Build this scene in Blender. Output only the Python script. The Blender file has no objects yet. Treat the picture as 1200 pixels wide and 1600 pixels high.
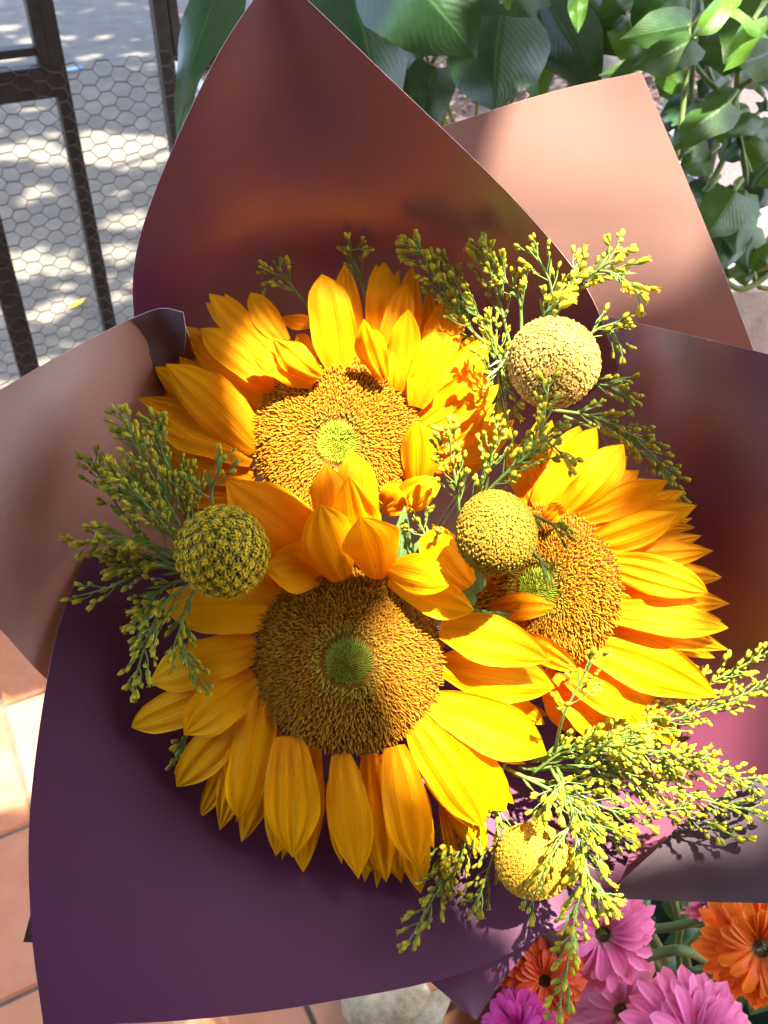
import bpy, math, random
import numpy as np
from mathutils import Vector, Matrix, Euler

random.seed(11)
rng = np.random.default_rng(11)
scene = bpy.context.scene
COL = scene.collection

# ------------------------------------------------------------------ camera
PITCH = math.radians(39.0)
SP, CP = math.sin(PITCH), math.cos(PITCH)
CAMZ = 1.5
FPX = 1500.0
cam_data = bpy.data.cameras.new("camera")
cam = bpy.data.objects.new("camera", cam_data)
COL.objects.link(cam)
cam.location = (0, 0, CAMZ)
cam.rotation_euler = (math.pi / 2 - PITCH, 0, 0)
cam_data.sensor_fit = 'VERTICAL'
cam_data.sensor_height = 36.0
cam_data.sensor_width = 27.0
cam_data.lens = 36.0 * FPX / 1600.0
cam_data.clip_start = 0.01
cam_data.clip_end = 300
cam_data.dof.use_dof = True
cam_data.dof.focus_distance = 0.405
cam_data.dof.aperture_fstop = 25.0
scene.camera = cam

# ------------------------------------------------------------------ light
def cam_dir(x, y, z):
    """direction given as right, up, toward the viewer -> world"""
    v = Vector((x, y * SP - z * CP, y * CP + z * SP))
    return v.normalized()

SUN = cam_dir(0.26, 0.62, 0.74)            # towards the sun
sun_el = math.asin(SUN.z)
sun_az = math.atan2(SUN.x, SUN.y)
world = bpy.data.worlds.new("World")
scene.world = world
world.use_nodes = True
wn = world.node_tree
sky = wn.nodes.new('ShaderNodeTexSky')
sky.sky_type = 'NISHITA'
sky.sun_disc = False
sky.sun_elevation = sun_el
sky.sun_rotation = sun_az
sky.air_density = 0.8
sky.dust_density = 4.5
sky.ozone_density = 0.0
bg = wn.nodes['Background']
wn.links.new(sky.outputs[0], bg.inputs[0])
bg.inputs[1].default_value = 0.15
sd = bpy.data.lights.new("sun", 'SUN')
sd.energy = 2.8
sd.angle = math.radians(0.7)
sd.color = (1.0, 0.92, 0.78)
so = bpy.data.objects.new("sun", sd)
COL.objects.link(so)
so.rotation_euler = SUN.to_track_quat('Z', 'Y').to_euler()
so.location = (0, 0, 6)

scene.view_settings.view_transform = 'Standard'
scene.view_settings.look = 'None'
scene.view_settings.gamma = 1.0
scene.view_settings.use_curve_mapping = False
scene.view_settings.exposure = 3.55
scene.cycles.max_bounces = 8
scene.cycles.diffuse_bounces = 5
scene.cycles.transparent_max_bounces = 6

# ------------------------------------------------------------------ helpers
def W(x, y, d):
    """camera metres (right, up, distance along the view) -> world"""
    return Vector((x, y * SP + d * CP, CAMZ + y * CP - d * SP))

def P(px, py, d):
    return W((px - 600) / FPX * d, (800 - py) / FPX * d, d)

def ray(px, py):
    return (P(px, py, 1.0) - Vector((0, 0, CAMZ)))

def G(px, py, z=0.0):
    r = ray(px, py)
    t = (z - CAMZ) / r.z
    return Vector((0, 0, CAMZ)) + r * t

def plane_hit(px, py, p0, n):
    r = ray(px, py); o = Vector((0, 0, CAMZ))
    return o + r * ((p0 - o).dot(n) / r.dot(n))

WLOC = {}
def thing(name, label, cat, loc, group=None):
    o = bpy.data.objects.new(name, None)
    COL.objects.link(o)
    o.empty_display_size = 0.02
    o.location = loc
    o['label'] = label
    o['category'] = cat
    if group: o['group'] = group
    WLOC[o] = Vector(loc)
    return o

def make_mesh(name, verts, faces, mat=None, uvs=None, cols=None, smooth=True):
    me = bpy.data.meshes.new(name)
    me.from_pydata([tuple(v) for v in verts], [], faces)
    if mat is not None:
        for m in (mat if isinstance(mat, (list, tuple)) else [mat]):
            me.materials.append(m)
    if uvs is not None:
        uvl = me.uv_layers.new(name="UVMap")
        li = np.zeros(len(me.loops), dtype=np.int32)
        me.loops.foreach_get("vertex_index", li)
        uvl.data.foreach_set("uv", np.asarray(uvs, dtype=np.float32)[li].ravel())
    if cols is not None:
        a = me.color_attributes.new("tone", 'FLOAT_COLOR', 'POINT')
        c = np.ones((len(verts), 4), dtype=np.float32)
        c[:, :3] = np.asarray(cols, dtype=np.float32)
        a.data.foreach_set("color", c.ravel())
    if smooth:
        me.polygons.foreach_set("use_smooth", [True] * len(me.polygons))
    me.update()
    return me

def link(name, me, parent=None, loc=None, label=None, kind=None):
    o = bpy.data.objects.new(name, me)
    COL.objects.link(o)
    if parent is not None:
        o.parent = parent
    if loc is not None:
        o.location = loc
    if label: o['label'] = label
    if kind: o['kind'] = kind
    WLOC[o] = (WLOC[parent] if parent is not None else Vector((0, 0, 0))) + Vector(o.location)
    return o

def part(name, verts, faces, mat, parent, uvs=None, cols=None, smooth=True, kind=None, label=None, center=False):
    """verts in world space; stored relative to the parent"""
    V = np.array([tuple(v) for v in verts], dtype=float)
    base = np.array(WLOC[parent]) if parent is not None else np.zeros(3)
    loc = None
    if center:
        c = V.mean(axis=0)
        loc = Vector(c - base)
        V = V - c
    else:
        V = V - base
    me = make_mesh(name, V, faces, mat, uvs, cols, smooth)
    return link(name, me, parent, loc, label, kind)

def struct(name, verts, faces, mat, smooth=False, uvs=None):
    me = make_mesh(name, verts, faces, mat, uvs, smooth=smooth)
    return link(name, me, None, None, None, 'structure')

class MB:
    def __init__(s): s.v = []; s.f = []; s.c = []
    def add(s, v, f, c=None):
        n = len(s.v)
        s.v.extend([Vector(p) for p in v])
        s.f.extend([tuple(i + n for i in q) for q in f])
        if c is not None:
            s.c.extend(c)
    def tube(s, pts, rad, sides=6, cap=True, c=None):
        pts = [Vector(p) for p in pts]
        n = len(pts)
        if not hasattr(rad, '__len__'): rad = [rad] * n
        v = []; f = []
        t0 = (pts[1] - pts[0]).normalized()
        ref = Vector((0, 0, 1)) if abs(t0.z) < .9 else Vector((1, 0, 0))
        a = t0.cross(ref).normalized()
        for i in range(n):
            t = (pts[min(i + 1, n - 1)] - pts[max(i - 1, 0)]).normalized()
            a = (a - t * a.dot(t)).normalized()
            b = t.cross(a)
            for k in range(sides):
                an = 2 * math.pi * k / sides
                v.append(pts[i] + (a * math.cos(an) + b * math.sin(an)) * rad[i])
        for i in range(n - 1):
            for k in range(sides):
                k2 = (k + 1) % sides
                f.append((i * sides + k, i * sides + k2, (i + 1) * sides + k2, (i + 1) * sides + k))
        if cap:
            f.append(tuple(range(sides))[::-1])
            f.append(tuple((n - 1) * sides + k for k in range(sides)))
        s.add(v, f, [c] * len(v) if c is not None else None)
    def box(s, c, ax, ay, az):
        """centre and three half-axis vectors"""
        c = Vector(c); v = []
        for i in (-1, 1):
            for j in (-1, 1):
                for k in (-1, 1):
                    v.append(c + Vector(ax) * i + Vector(ay) * j + Vector(az) * k)
        s.add(v, [(0, 1, 3, 2), (4, 6, 7, 5), (0, 4, 5, 1), (2, 3, 7, 6), (0, 2, 6, 4), (1, 5, 7, 3)])
    def build(s, name, mat, parent, smooth=True, kind=None, label=None):
        return part(name, s.v, s.f, mat, parent, smooth=smooth, kind=kind, label=label,
                    cols=s.c if s.c else None)

def catmull(p, t):
    """p list of Vectors; t 0..1"""
    n = len(p) - 1
    x = min(max(t, 0), 1) * n
    i = min(int(x), n - 1); u = x - i
    p1, p2 = p[i], p[i + 1]
    p0 = p[i - 1] if i > 0 else p1 * 2 - p2
    p3 = p[i + 2] if i + 2 <= n else p2 * 2 - p1
    return 0.5 * ((2 * p1) + (p2 - p0) * u + (2 * p0 - 5 * p1 + 4 * p2 - p3) * u * u + (-p0 + 3 * p1 - 3 * p2 + p3) * u ** 3)

# ------------------------------------------------------------------ materials
class N:
    def __init__(s, name):
        s.m = bpy.data.materials.new(name); s.m.use_nodes = True
        s.t = s.m.node_tree; s.b = s.t.nodes['Principled BSDF']; s.out = s.t.nodes['Material Output']
    def n(s, kind, **kw):
        x = s.t.nodes.new(kind)
        for k, v in kw.items(): setattr(x, k, v)
        return x
    def l(s, a, b): s.t.links.new(a, b)
    def ramp(s, fac, stops, interp='LINEAR'):
        r = s.n('ShaderNodeValToRGB'); r.color_ramp.interpolation = interp
        e = r.color_ramp.elements
        while len(e) < len(stops): e.new(0.5)
        for el, (p, c) in zip(e, stops):
            el.position = p; el.color = (*c, 1) if len(c) == 3 else c
        s.l(fac, r.inputs[0]); return r.outputs[0]
    def noise(s, vec, scale, detail=4, rough=.55, dist=0):
        x = s.n('ShaderNodeTexNoise'); x.inputs['Scale'].default_value = scale
        x.inputs['Detail'].default_value = detail; x.inputs['Roughness'].default_value = rough
        x.inputs['Distortion'].default_value = dist
        if vec is not None: s.l(vec, x.inputs['Vector'])
        return x.outputs['Fac']
    def mapping(s, vec, scale=(1, 1, 1), rot=(0, 0, 0)):
        x = s.n('ShaderNodeMapping'); x.inputs['Scale'].default_value = scale; x.inputs['Rotation'].default_value = rot
        s.l(vec, x.inputs['Vector']); return x.outputs[0]
    def mix(s, fac, a, b, mode='MIX'):
        x = s.n('ShaderNodeMix', data_type='RGBA', blend_type=mode)
        for i, val in ((0, fac), (6, a), (7, b)):
            if isinstance(val, (int, float)): x.inputs[i].default_value = val
            elif isinstance(val, tuple): x.inputs[i].default_value = (*val, 1)
            else: s.l(val, x.inputs[i])
        return x.outputs[2]
    def math(s, op, a, b=None, c=None):
        x = s.n('ShaderNodeMath', operation=op)
        for i, val in enumerate((a, b, c)):
            if val is None: continue
            if isinstance(val, (int, float)): x.inputs[i].default_value = val
            else: s.l(val, x.inputs[i])
        return x.outputs[0]
    def bump(s, h, strength, dist):
        x = s.n('ShaderNodeBump'); x.inputs['Strength'].default_value = strength
        x.inputs['Distance'].default_value = dist
        s.l(h, x.inputs['Height']); s.l(x.outputs[0], s.b.inputs['Normal']); return x.outputs[0]
    def color(s, c):
        if isinstance(c, tuple): s.b.inputs['Base Color'].default_value = (*c, 1)
        else: s.l(c, s.b.inputs['Base Color'])
    def set(s, rough=.5, spec=.5, **kw):
        s.b.inputs['Roughness'].default_value = rough
        s.b.inputs['Specular IOR Level'].default_value = spec
        for k, v in kw.items(): s.b.inputs[k].default_value = v
    def translucent(s, col, fac, normal=None):
        tr = s.n('ShaderNodeBsdfTranslucent')
        if isinstance(col, tuple): tr.inputs[0].default_value = (*col, 1)
        else: s.l(col, tr.inputs[0])
        if normal is not None: s.l(normal, tr.inputs['Normal'])
        mx = s.n('ShaderNodeMixShader'); mx.inputs[0].default_value = fac
        s.l(s.b.outputs[0], mx.inputs[1]); s.l(tr.outputs[0], mx.inputs[2])
        s.l(mx.outputs[0], s.out.inputs['Surface'])
    def obj(s): return s.n('ShaderNodeTexCoord').outputs['Object']
    def gen(s): return s.n('ShaderNodeTexCoord').outputs['Generated']
    def uv(s): return s.n('ShaderNodeTexCoord').outputs['UV']
    def geo_pos(s): return s.n('ShaderNodeNewGeometry').outputs['Position']
    def rand(s): return s.n('ShaderNodeObjectInfo').outputs['Random']

def mat_petal(name, base, mid, tip, tr=.33, rib=9.0):
    m = N(name); uv = m.uv()
    sep = m.n('ShaderNodeSeparateXYZ'); m.l(uv, sep.inputs[0])
    c = m.ramp(sep.outputs[1], [(0, base), (.38, mid), (1, tip)])
    st = m.noise(m.mapping(uv, (rib * 2.6, .9, 1)), 1.0, 3, .6, .3)
    st2 = m.noise(m.mapping(uv, (5, 3, 1)), 1.2, 3)
    c2 = m.mix(m.ramp(st, [(.35, (0, 0, 0)), (.7, (1, 1, 1))]), m.mix(.25, c, (.60, .20, .0)), c)
    c3 = m.mix(m.math('MULTIPLY', m.rand(), .35), c2, tuple(x * .8 for x in mid))
    c4 = m.mix(m.ramp(st2, [(.62, (0, 0, 0)), (.85, (.35, .35, .35))]), c3, (.5, .17, .01))
    m.color(c4); m.set(.6, .12)
    nrm = m.bump(m.noise(m.mapping(uv, (rib * 2.2, .5, 1)), 1.0, 2, .5), .7, .0010)
    m.translucent(c4, tr, nrm)
    return m.m

M = {}
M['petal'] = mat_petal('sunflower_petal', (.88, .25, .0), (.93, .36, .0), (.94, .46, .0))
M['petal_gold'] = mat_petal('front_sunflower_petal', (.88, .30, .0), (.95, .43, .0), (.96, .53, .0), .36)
M['petal_deep'] = mat_petal('sunflower_petal_shade_deep', (.80, .20, .0), (.86, .29, .0), (.88, .38, .0))  # deeper copy for orange petal backs, with shade coloured into petals out of sun

def mat_attr(name, rough=.6, spec=.3, tr=0.0, var=.25, bump=0):
    m = N(name)
    a = m.n('ShaderNodeAttribute', attribute_name='tone')
    nz = m.noise(m.obj(), 260, 3)
    c = m.mix(var, a.outputs['Color'], m.mix(1.0, a.outputs['Color'], m.ramp(nz, [(.3, (.45, .45, .45)), (.7, (1.4, 1.35, 1.3))]), 'MULTIPLY'))
    m.color(c); m.set(rough, spec)
    if tr: m.translucent(c, tr)
    return m.m
M['floret'] = mat_attr('disc_floret', .6, .2, .2)
M['ball'] = mat_attr('billy_button_floret', .75, .15, .1)

def mat_paper(name, col, rough=.46, spec=.5, fine=.04, ior=1.5):
    m = N(name); o = m.obj(); m.b.inputs['IOR'].default_value = ior
    n1 = m.noise(o, 9, 3); n2 = m.noise(o, 900, 2)
    c = m.mix(m.ramp(n1, [(.3, (0, 0, 0)), (.7, (.35, .35, .35))]), col, tuple(x * .82 for x in col))
    c = m.mix(m.ramp(n2, [(.35, (0, 0, 0)), (.75, (.22, .22, .22))]), c, tuple(min(1, x * 1.35) for x in col))
    m.color(c); m.set(rough, spec)
    m.l(m.ramp(m.noise(o, 25, 4), [(.3, (rough - .05,) * 3), (.7, (rough + .08,) * 3)]), m.b.inputs['Roughness'])
    m.bump(n2, fine, .0003)
    return m.m
M['paper_in'] = mat_paper('plum_paper', (.078, .018, .050), .55, .25)
M['paper_satin_glow'] = mat_paper('satin_plum_paper_glow', (.15, .028, .070), .33, .5, .02, 2.2)  # same plum paper, reddened to carry the orange glow off the petals
M['paper_out'] = mat_paper('mauve_paper', (.33, .175, .14), .40, .5, .03, 1.7)
M['paper_shade_grey'] = mat_paper('shade_grey_mauve_paper', (.11, .075, .092), .55, .35, .04, 1.5)  # darker mauve, the shade on the lower right fold mixed into its colour
M['paper_rim'] = mat_paper('paper_edge_highlight', (.62, .42, .45), .6, .2, .06, 1.45)  # lighter pink paints the highlight along the sheet edges
M['kraft'] = mat_paper('kraft_paper', (.16, .075, .045), .7, .2, .06, 1.45)

def mat_leaf(name, dark, light, vein, rough=.36, spec=.5, tr=.22, varieg=0.0, veins=13):
    m = N(name); uv = m.uv()
    sep = m.n('ShaderNodeSeparateXYZ'); m.l(uv, sep.inputs[0])
    u = m.math('ABSOLUTE', m.math('SUBTRACT', sep.outputs[0], .5))
    nz = m.noise(m.mapping(uv, (3, 4, 1)), 1.6, 4, .6)
    base = m.mix(m.ramp(nz, [(.3, (0, 0, 0)), (.75, (1, 1, 1))]), dark, light)
    base = m.mix(m.math('MULTIPLY', m.rand(), .5), base, light)
    if varieg:
        nv = m.noise(m.mapping(uv, (9, 2.2, 1), (0, 0, .5)), 1.5, 4, .7, .6)
        base = m.mix(m.ramp(nv, [(1 - varieg, (0, 0, 0)), (1.06 - varieg, (.8, .8, .8))]), base, (.26, .36, .07))
    mid = m.ramp(u, [(0, (1, 1, 1)), (.022, (0, 0, 0))])
    ph = m.math('SUBTRACT', m.math('MULTIPLY', sep.outputs[1], veins), m.math('MULTIPLY', u, veins * .9))
    fr = m.math('ABSOLUTE', m.math('SUBTRACT', m.math('FRACT', ph), .5))
    side = m.ramp(fr, [(0, (.2, .2, .2)), (.07, (0, 0, 0))])
    c = m.mix(m.math('MAXIMUM', mid, side), base, vein)
    m.color(c); m.set(rough, spec)
    nrm = m.bump(m.math('ADD', m.math('MULTIPLY', fr, .35), m.math('MULTIPLY', nz, .9)), .35, .002)
    m.translucent(m.mix(.5, c, (.16, .30, .02)), tr, nrm)
    return m.m
M['leaf_dark'] = mat_leaf('arrow_leaf', (.010, .034, .012), (.022, .066, .020), (.06, .12, .045), .36, .45, .12)
M['leaf_mid'] = mat_leaf('vine_leaf', (.016, .052, .010), (.040, .105, .016), (.10, .18, .05), .42, .4, .30, .30, 11)
M['leaf_lime'] = mat_leaf('young_vine_leaf', (.06, .17, .015), (.11, .25, .025), (.2, .3, .08), .4, .4, .38, 0, 11)
M['bract'] = mat_leaf('sunflower_bract', (.07, .15, .035), (.13, .25, .07), (.25, .36, .16), .5, .3, .3, 0, 7)
M['tree_leaf'] = mat_leaf('tree_leaf', (.03, .08, .015), (.06, .13, .02), (.1, .2, .05), .45, .4, .07)

def mat_simple(name, col, rough=.6, spec=.4, var=.25, scale=40, bump=.2, bd=.001, metal=0):
    m = N(name); o = m.obj()
    nz = m.noise(o, scale, 5)
    c = m.mix(m.ramp(nz, [(.3, (0, 0, 0)), (.7, (1, 1, 1))]), tuple(x * (1 - var) for x in col), tuple(min(1, x * (1 + var)) for x in col))
    m.color(c); m.set(rough, spec, Metallic=metal)
    if bump: m.bump(nz, bump, bd)
    return m.m
M['stem'] = mat_simple('green_stem', (.13, .22, .04), .5, .4, .3, 120)
M['stem_dark'] = mat_simple('vine_stem', (.12, .17, .045), .55, .35, .4, 60)
M['stem_dry'] = mat_simple('dry_stem', (.24, .2, .13), .75, .2, .3, 200)
M['iron'] = mat_simple('black_painted_iron', (.010, .0105, .010), .55, .3, .5, 60, .25)
M['wire'] = mat_simple('dull_wire', (.045, .036, .028), .5, .5, .3, 200, 0)
M['gerb_stem'] = mat_simple('gerbera_stem', (.07, .12, .03), .55, .3, .3, 30)
M['bucket'] = mat_simple('dark_green_plastic', (.03, .05, .03), .5, .4, .2, 30, 0)

def bud_mat(name, g, y, yy):
    m = N(name)
    sep = m.n('ShaderNodeSeparateXYZ'); m.l(m.gen(), sep.inputs[0])
    r = m.rand()
    c = m.ramp(sep.outputs[2], [(0, g), (.45, y), (.72, yy), (1, yy)])
    c = m.mix(m.math('MULTIPLY', r, .55), c, g)
    c = m.mix(m.ramp(m.noise(m.mapping(m.gen(), (7, 7, 1)), 2, 2), [(.4, (0, 0, 0)), (.7, (.5, .5, .5))]), c, tuple(x * .55 for x in g))
    m.color(c); m.set(.5, .35); m.translucent(c, .22)
    return m.m
M['bud'] = bud_mat('goldenrod_bud', (.25, .29, .022), (.42, .42, .02), (.60, .48, .012))
M['bud_yellow'] = bud_mat('goldenrod_bloom', (.28, .33, .025), (.50, .46, .015), (.72, .56, .008))

# ------------------------------------------------------------------ ground, road, pavement
YAW = math.radians(28)
FD = Vector((math.cos(YAW), math.sin(YAW), 0))       # along the fence
FN = Vector((-math.sin(YAW), math.cos(YAW), 0))      # away from the viewer
F0 = G(0, 985)                                       # foot of the fence

def yawrect(a0, a1, n0, n1, z):
    return [F0 + FD * a + FN * n + Vector((0, 0, z)) for a, n in ((a0, n0), (a1, n0), (a1, n1), (a0, n1))]

def ground_mat(name, a, b, scale, gscale, bump, crack=0.0):
    m = N(name); o = m.geo_pos()
    n1 = m.noise(o, scale, 6, .6); n2 = m.noise(o, gscale, 3, .7)
    c = m.mix(m.ramp(n1, [(.3, (0, 0, 0)), (.7, (1, 1, 1))]), a, b)
    c = m.mix(.5, c, m.mix(1.0, c, m.ramp(n2, [(.3, (.55, .55, .55)), (.7, (1.35, 1.35, 1.35))]), 'MULTIPLY'))
    c = m.mix(m.ramp(m.noise(o, 3.1, 6, .75, .8), [(.56, (0, 0, 0)), (.72, (.45, .45, .45))]), c, tuple(x * .55 for x in a))
    if crack:
        v = m.n('ShaderNodeTexVoronoi', feature='DISTANCE_TO_EDGE'); v.inputs['Scale'].default_value = crack
        m.l(o, v.inputs['Vector'])
        c = m.mix(m.ramp(v.outputs[0], [(0, (.6, .6, .6)), (.03, (0, 0, 0))]), c, tuple(x * .4 for x in a))
    m.color(c); m.set(.85, .25); m.bump(n2, bump, .004)
    return m.m
M['concrete'] = ground_mat('pale_concrete', (.082, .074, .061), (.132, .118, .097), 5, 90, .9)
M['asphalt'] = ground_mat('worn_asphalt', (.075, .070, .063), (.115, .108, .096), 7, 160, .9)
M['soil'] = ground_mat('mulch_soil', (.07, .05, .04), (.16, .12, .09), 20, 120, 1.0)
M['mortar'] = ground_mat('grout', (.085, .06, .045), (.13, .10, .08), 20, 160, .3)
M['kerb'] = ground_mat('kerb_stone', (.36, .36, .34), (.48, .47, .45), 8, 120, .3)

KN = G(170, 97); kn = (KN - F0).dot(FN)
struct('road', [F0 + Vector((-60, -20, -.12)), F0 + Vector((60, -20, -.12)), F0 + Vector((60, 90, -.12)), F0 + Vector((-60, 90, -.12))],
       [(0, 1, 2, 3)], M['asphalt'])
# pavement: a slab with a real kerb step
def slab(name, a0, a1, n0, n1, z1, z0, mat, bev=.0):
    mb = MB(); c = F0 + FD * (a0 + a1) / 2 + FN * (n0 + n1) / 2; c.z = (z0 + z1) / 2
    mb.box(c, FD * (a1 - a0) / 2, FN * (n1 - n0) / 2, Vector((0, 0, (z1 - z0) / 2)))
    me = make_mesh(name, mb.v, mb.f, mat, smooth=False)
    return link(name, me, None, None, None, 'structure')
PITN = G(272, 108); pa = (PITN - F0).dot(FD); pn = (PITN - F0).dot(FN)
p_a1 = pa + 3.6; p_n0 = pn - 2.3
pave = slab('pavement', -14, pa, .125, kn, 0, -.2, M['concrete'])
slab('pavement', p_a1, 14, .125, kn, 0, -.2, M['concrete'])
slab('pavement', pa, p_a1, .125, p_n0, 0, -.2, M['concrete'])
slab('pavement', pa, p_a1, pn, kn, 0, -.2, M['concrete'])
slab('tree_pit_soil', pa, p_a1, p_n0, pn, -.05, -.2, M['soil'])
# kerb stones round the tree pit
kerb = thing('tree_pit_kerb', 'pale stone kerb round the mulched tree pit on the pavement', 'kerb', F0 + FD * pa + FN * pn)
for (a0, a1, n0, n1) in ((pa - .06, p_a1 + .06, pn, pn + .07), (pa - .06, p_a1 + .06, p_n0 - .07, p_n0), (pa - .07, pa, p_n0, pn), (p_a1, p_a1 + .07, p_n0, pn)):
    long_a = (a1 - a0) > (n1 - n0); L = (a1 - a0) if long_a else (n1 - n0); k = max(1, int(L / .6))
    for i in range(k):
        mb = MB(); s0, s1 = i / k * L + .006, (i + 1) / k * L - .006
        if long_a: A0, A1, B0, B1 = a0 + s0, a0 + s1, n0, n1
        else: A0, A1, B0, B1 = a0, a1, n0 + s0, n0 + s1
        c = F0 + FD * (A0 + A1) / 2 + FN * (B0 + B1) / 2; c.z = .0 + random.uniform(-.004, .004)
        mb.box(c, FD * (A1 - A0) / 2, FN * (B1 - B0) / 2, Vector((0, 0, .055)))
        mb.build('kerb_stone', M['kerb'], kerb, smooth=False)
# wood chips and dry leaves in the pit
mb = MB()
for i in range(2600):
    a = random.uniform(pa + .02, min(p_a1, pa + 3.2)); n_ = random.uniform(p_n0 + .02, pn - .02)
    c = F0 + FD * a + FN * n_; c.z = random.uniform(-.05, -.015)
    e = Euler((random.uniform(-.5, .5), random.uniform(-.5, .5), random.uniform(0, 6.3))).to_matrix()
    l, w_, h = random.uniform(.012, .045), random.uniform(.005, .016), random.uniform(.002, .005)
    t = random.choice([(.30, .20, .15), (.20, .13, .10), (.40, .30, .24), (.12, .08, .06), (.34, .22, .19)])
    n0 = len(mb.v); mb.box(c, e @ Vector((l, 0, 0)), e @ Vector((0, w_, 0)), e @ Vector((0, 0, h)))
    mb.c.extend([t] * 8)
M['chips'] = mat_attr('wood_chip', .85, .15)
me = make_mesh('wood_chips', mb.v, mb.f, M['chips'], cols=mb.c, smooth=False)
o = link('wood_chips', me, kind='stuff'); o['label'] = 'dry wood chips and litter filling the tree pit'; o['category'] = 'mulch'

# terrace floor of terracotta tiles on grout
TL = .295
tz = 0.0
floor = slab('terrace_floor', -3.2, 4.2, -5.0, .12, -.006, -.2, M['mortar'])
floor_t = bpy.data.objects['terrace_floor']
WLOC[floor_t] = Vector((0, 0, 0))
mt = N('terracotta'); o_ = mt.geo_pos()
n1 = mt.noise(o_, 14, 5, .65); n2 = mt.noise(o_, 220, 3)
cc = mt.mix(mt.ramp(n1, [(.3, (0, 0, 0)), (.7, (1, 1, 1))]), (.33, .105, .04), (.41, .155, .07))
cc = mt.mix(mt.math('MULTIPLY', mt.rand(), .6), cc, (.36, .19, .11))
cc = mt.mix(mt.ramp(mt.noise(o_, 6, 6, .7, .6), [(.5, (0, 0, 0)), (.75, (.5, .5, .5))]), cc, (.30, .20, .15))
mt.color(cc); mt.set(.55, .4); mt.bump(n2, .3, .0012)
M['tile'] = mt.m
# phase of the grid from two joints seen at the left edge
j1 = (G(35, 1092) - F0).dot(FN)
h = TL / 2 - .004
tv = []; bz = .004
for (s, z) in ((h, -.02), (h, -bz), (h - bz, 0)):
    tv += [Vector((-s, -s, z)), Vector((s, -s, z)), Vector((s, s, z)), Vector((-s, s, z))]
tf = []
for r_ in (0, 4):
    for k in range(4): tf.append((r_ + k, r_ + (k + 1) % 4, r_ + 4 + (k + 1) % 4, r_ + 4 + k))
tf.append((8, 9, 10, 11))
tile_me = make_mesh('tile', tv, tf, M['tile'], smooth=False)
cnt = 0
for i in range(-8, 12):
    for j in range(-14, 3):
        c = F0 + FD * (i * TL + .11) + FN * (j1 + (j + .5) * TL)
        if (c - F0).dot(FN) > -.03: continue
        if c.y < -2.1 or abs(c.x) > 1.9: continue
        c.z = random.uniform(-.0015, .0015)
        o = link('tile', tile_me, floor_t, c)
        o.rotation_euler = (random.uniform(-.003, .003), random.uniform(-.003, .003), YAW + random.choice([0, 1, 2, 3]) * math.pi / 2)
        cnt += 1

# ------------------------------------------------------------------ iron fence with chicken wire
fence = thing('iron_fence', 'black iron fence panels with rusty chicken wire stretched across them', 'fence', F0)
def fs(px, py):
    h_ = plane_hit(px, py, F0, FN); return (h_ - F0).dot(FD), h_.z
def post(a, half, z0, z1, dep=.012, name='post'):
    mb = MB(); c = F0 + FD * a; c.z = (z0 + z1) / 2
    mb.box(c, FD * half, FN * dep, Vector((0, 0, (z1 - z0) / 2))); return mb.build(name, M['iron'], fence, smooth=False)
def rail(a0, a1, z, hz, off=0.0, dep=.014):
    mb = MB(); c = F0 + FD * (a0 + a1) / 2 + FN * off; c.z = z
    mb.box(c, FD * (a1 - a0) / 2, FN * dep, Vector((0, 0, hz))); return mb.build('rail', M['iron'], fence, smooth=False)
aB1, zr = fs(96, 116)
_, zr2 = fs(40, 80)
aB2, _ = fs(262, 120)
aB3, _ = fs(30, 520)
post(aB1 - .004, .011, .02, 1.75); post(aB1 - .024, .0085, zr, 1.75)
post(aB2, .0115, .02, 1.75)
post(aB2 + .021, .007, zr, 1.75)
post(aB3, .018, .02, zr)
for k in range(1, 4): post(aB3 - k * .42, .011, .02, 1.75)
rail(aB3 - 1.6, aB1 - .0155, zr - .006, .023)
rail(aB3 - 1.6, aB1 - .033, zr2, .006, .004)
rail(aB2 + .0285, aB2 + 1.5, zr + .004, .023)
rail(aB2 + .0285, aB2 + 1.5, zr2 + .01, .006, .004)
for k in range(1, 4): post(aB2 + .02 + k * .42, .011, .02, 1.75)
rail(aB3 - 1.6, aB2 + 1.5, .055, .02, .03)
# chicken wire, hexagons with flat tops
wire = MB()
hx = .0155; hw = .0095; hh = .0115
pts = {}
def wp(i, j, side):
    # node lattice
    a = aB3 - .35 + i * (hx + hw)
    z = .08 + j * 2 * hh + (hh if i % 2 else 0)
    key = (i, j, side)
    if key not in pts:
        dx = (-hx / 2 if side == 0 else hx / 2)
        q = F0 + FD * (a + dx + random.uniform(-.0024, .0024)) + FN * (-.016 + .004 * math.sin(a * 9) + random.uniform(-.001, .001))
        q.z = z + random.uniform(-.0013, .0013) + .004 * math.sin(a * 13 + z * 5)
        pts[key] = q
    return pts[key]
ncol = int((aB2 - aB3 + .95) / (hx + hw)); nrow = int((zr - .045) / (2 * hh))
for i in range(ncol):
    for j in range(nrow):
        l_, r_ = wp(i, j, 0), wp(i, j, 1)
        wire.tube([l_, r_], .0010, 4, False)
        if i + 1 < ncol:
            if i % 2 == 0:
                wire.tube([r_, wp(i + 1, j, 0)], .00062, 4, False)
                if j > 0: wire.tube([r_, wp(i + 1, j - 1, 0)], .00062, 4, False)
            else:
                wire.tube([r_, wp(i + 1, j, 0)], .00062, 4, False)
                if j + 1 < nrow: wire.tube([r_, wp(i + 1, j + 1, 0)], .00062, 4, False)
wire.build('chicken_wire', M['wire'], fence, kind='stuff')

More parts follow.
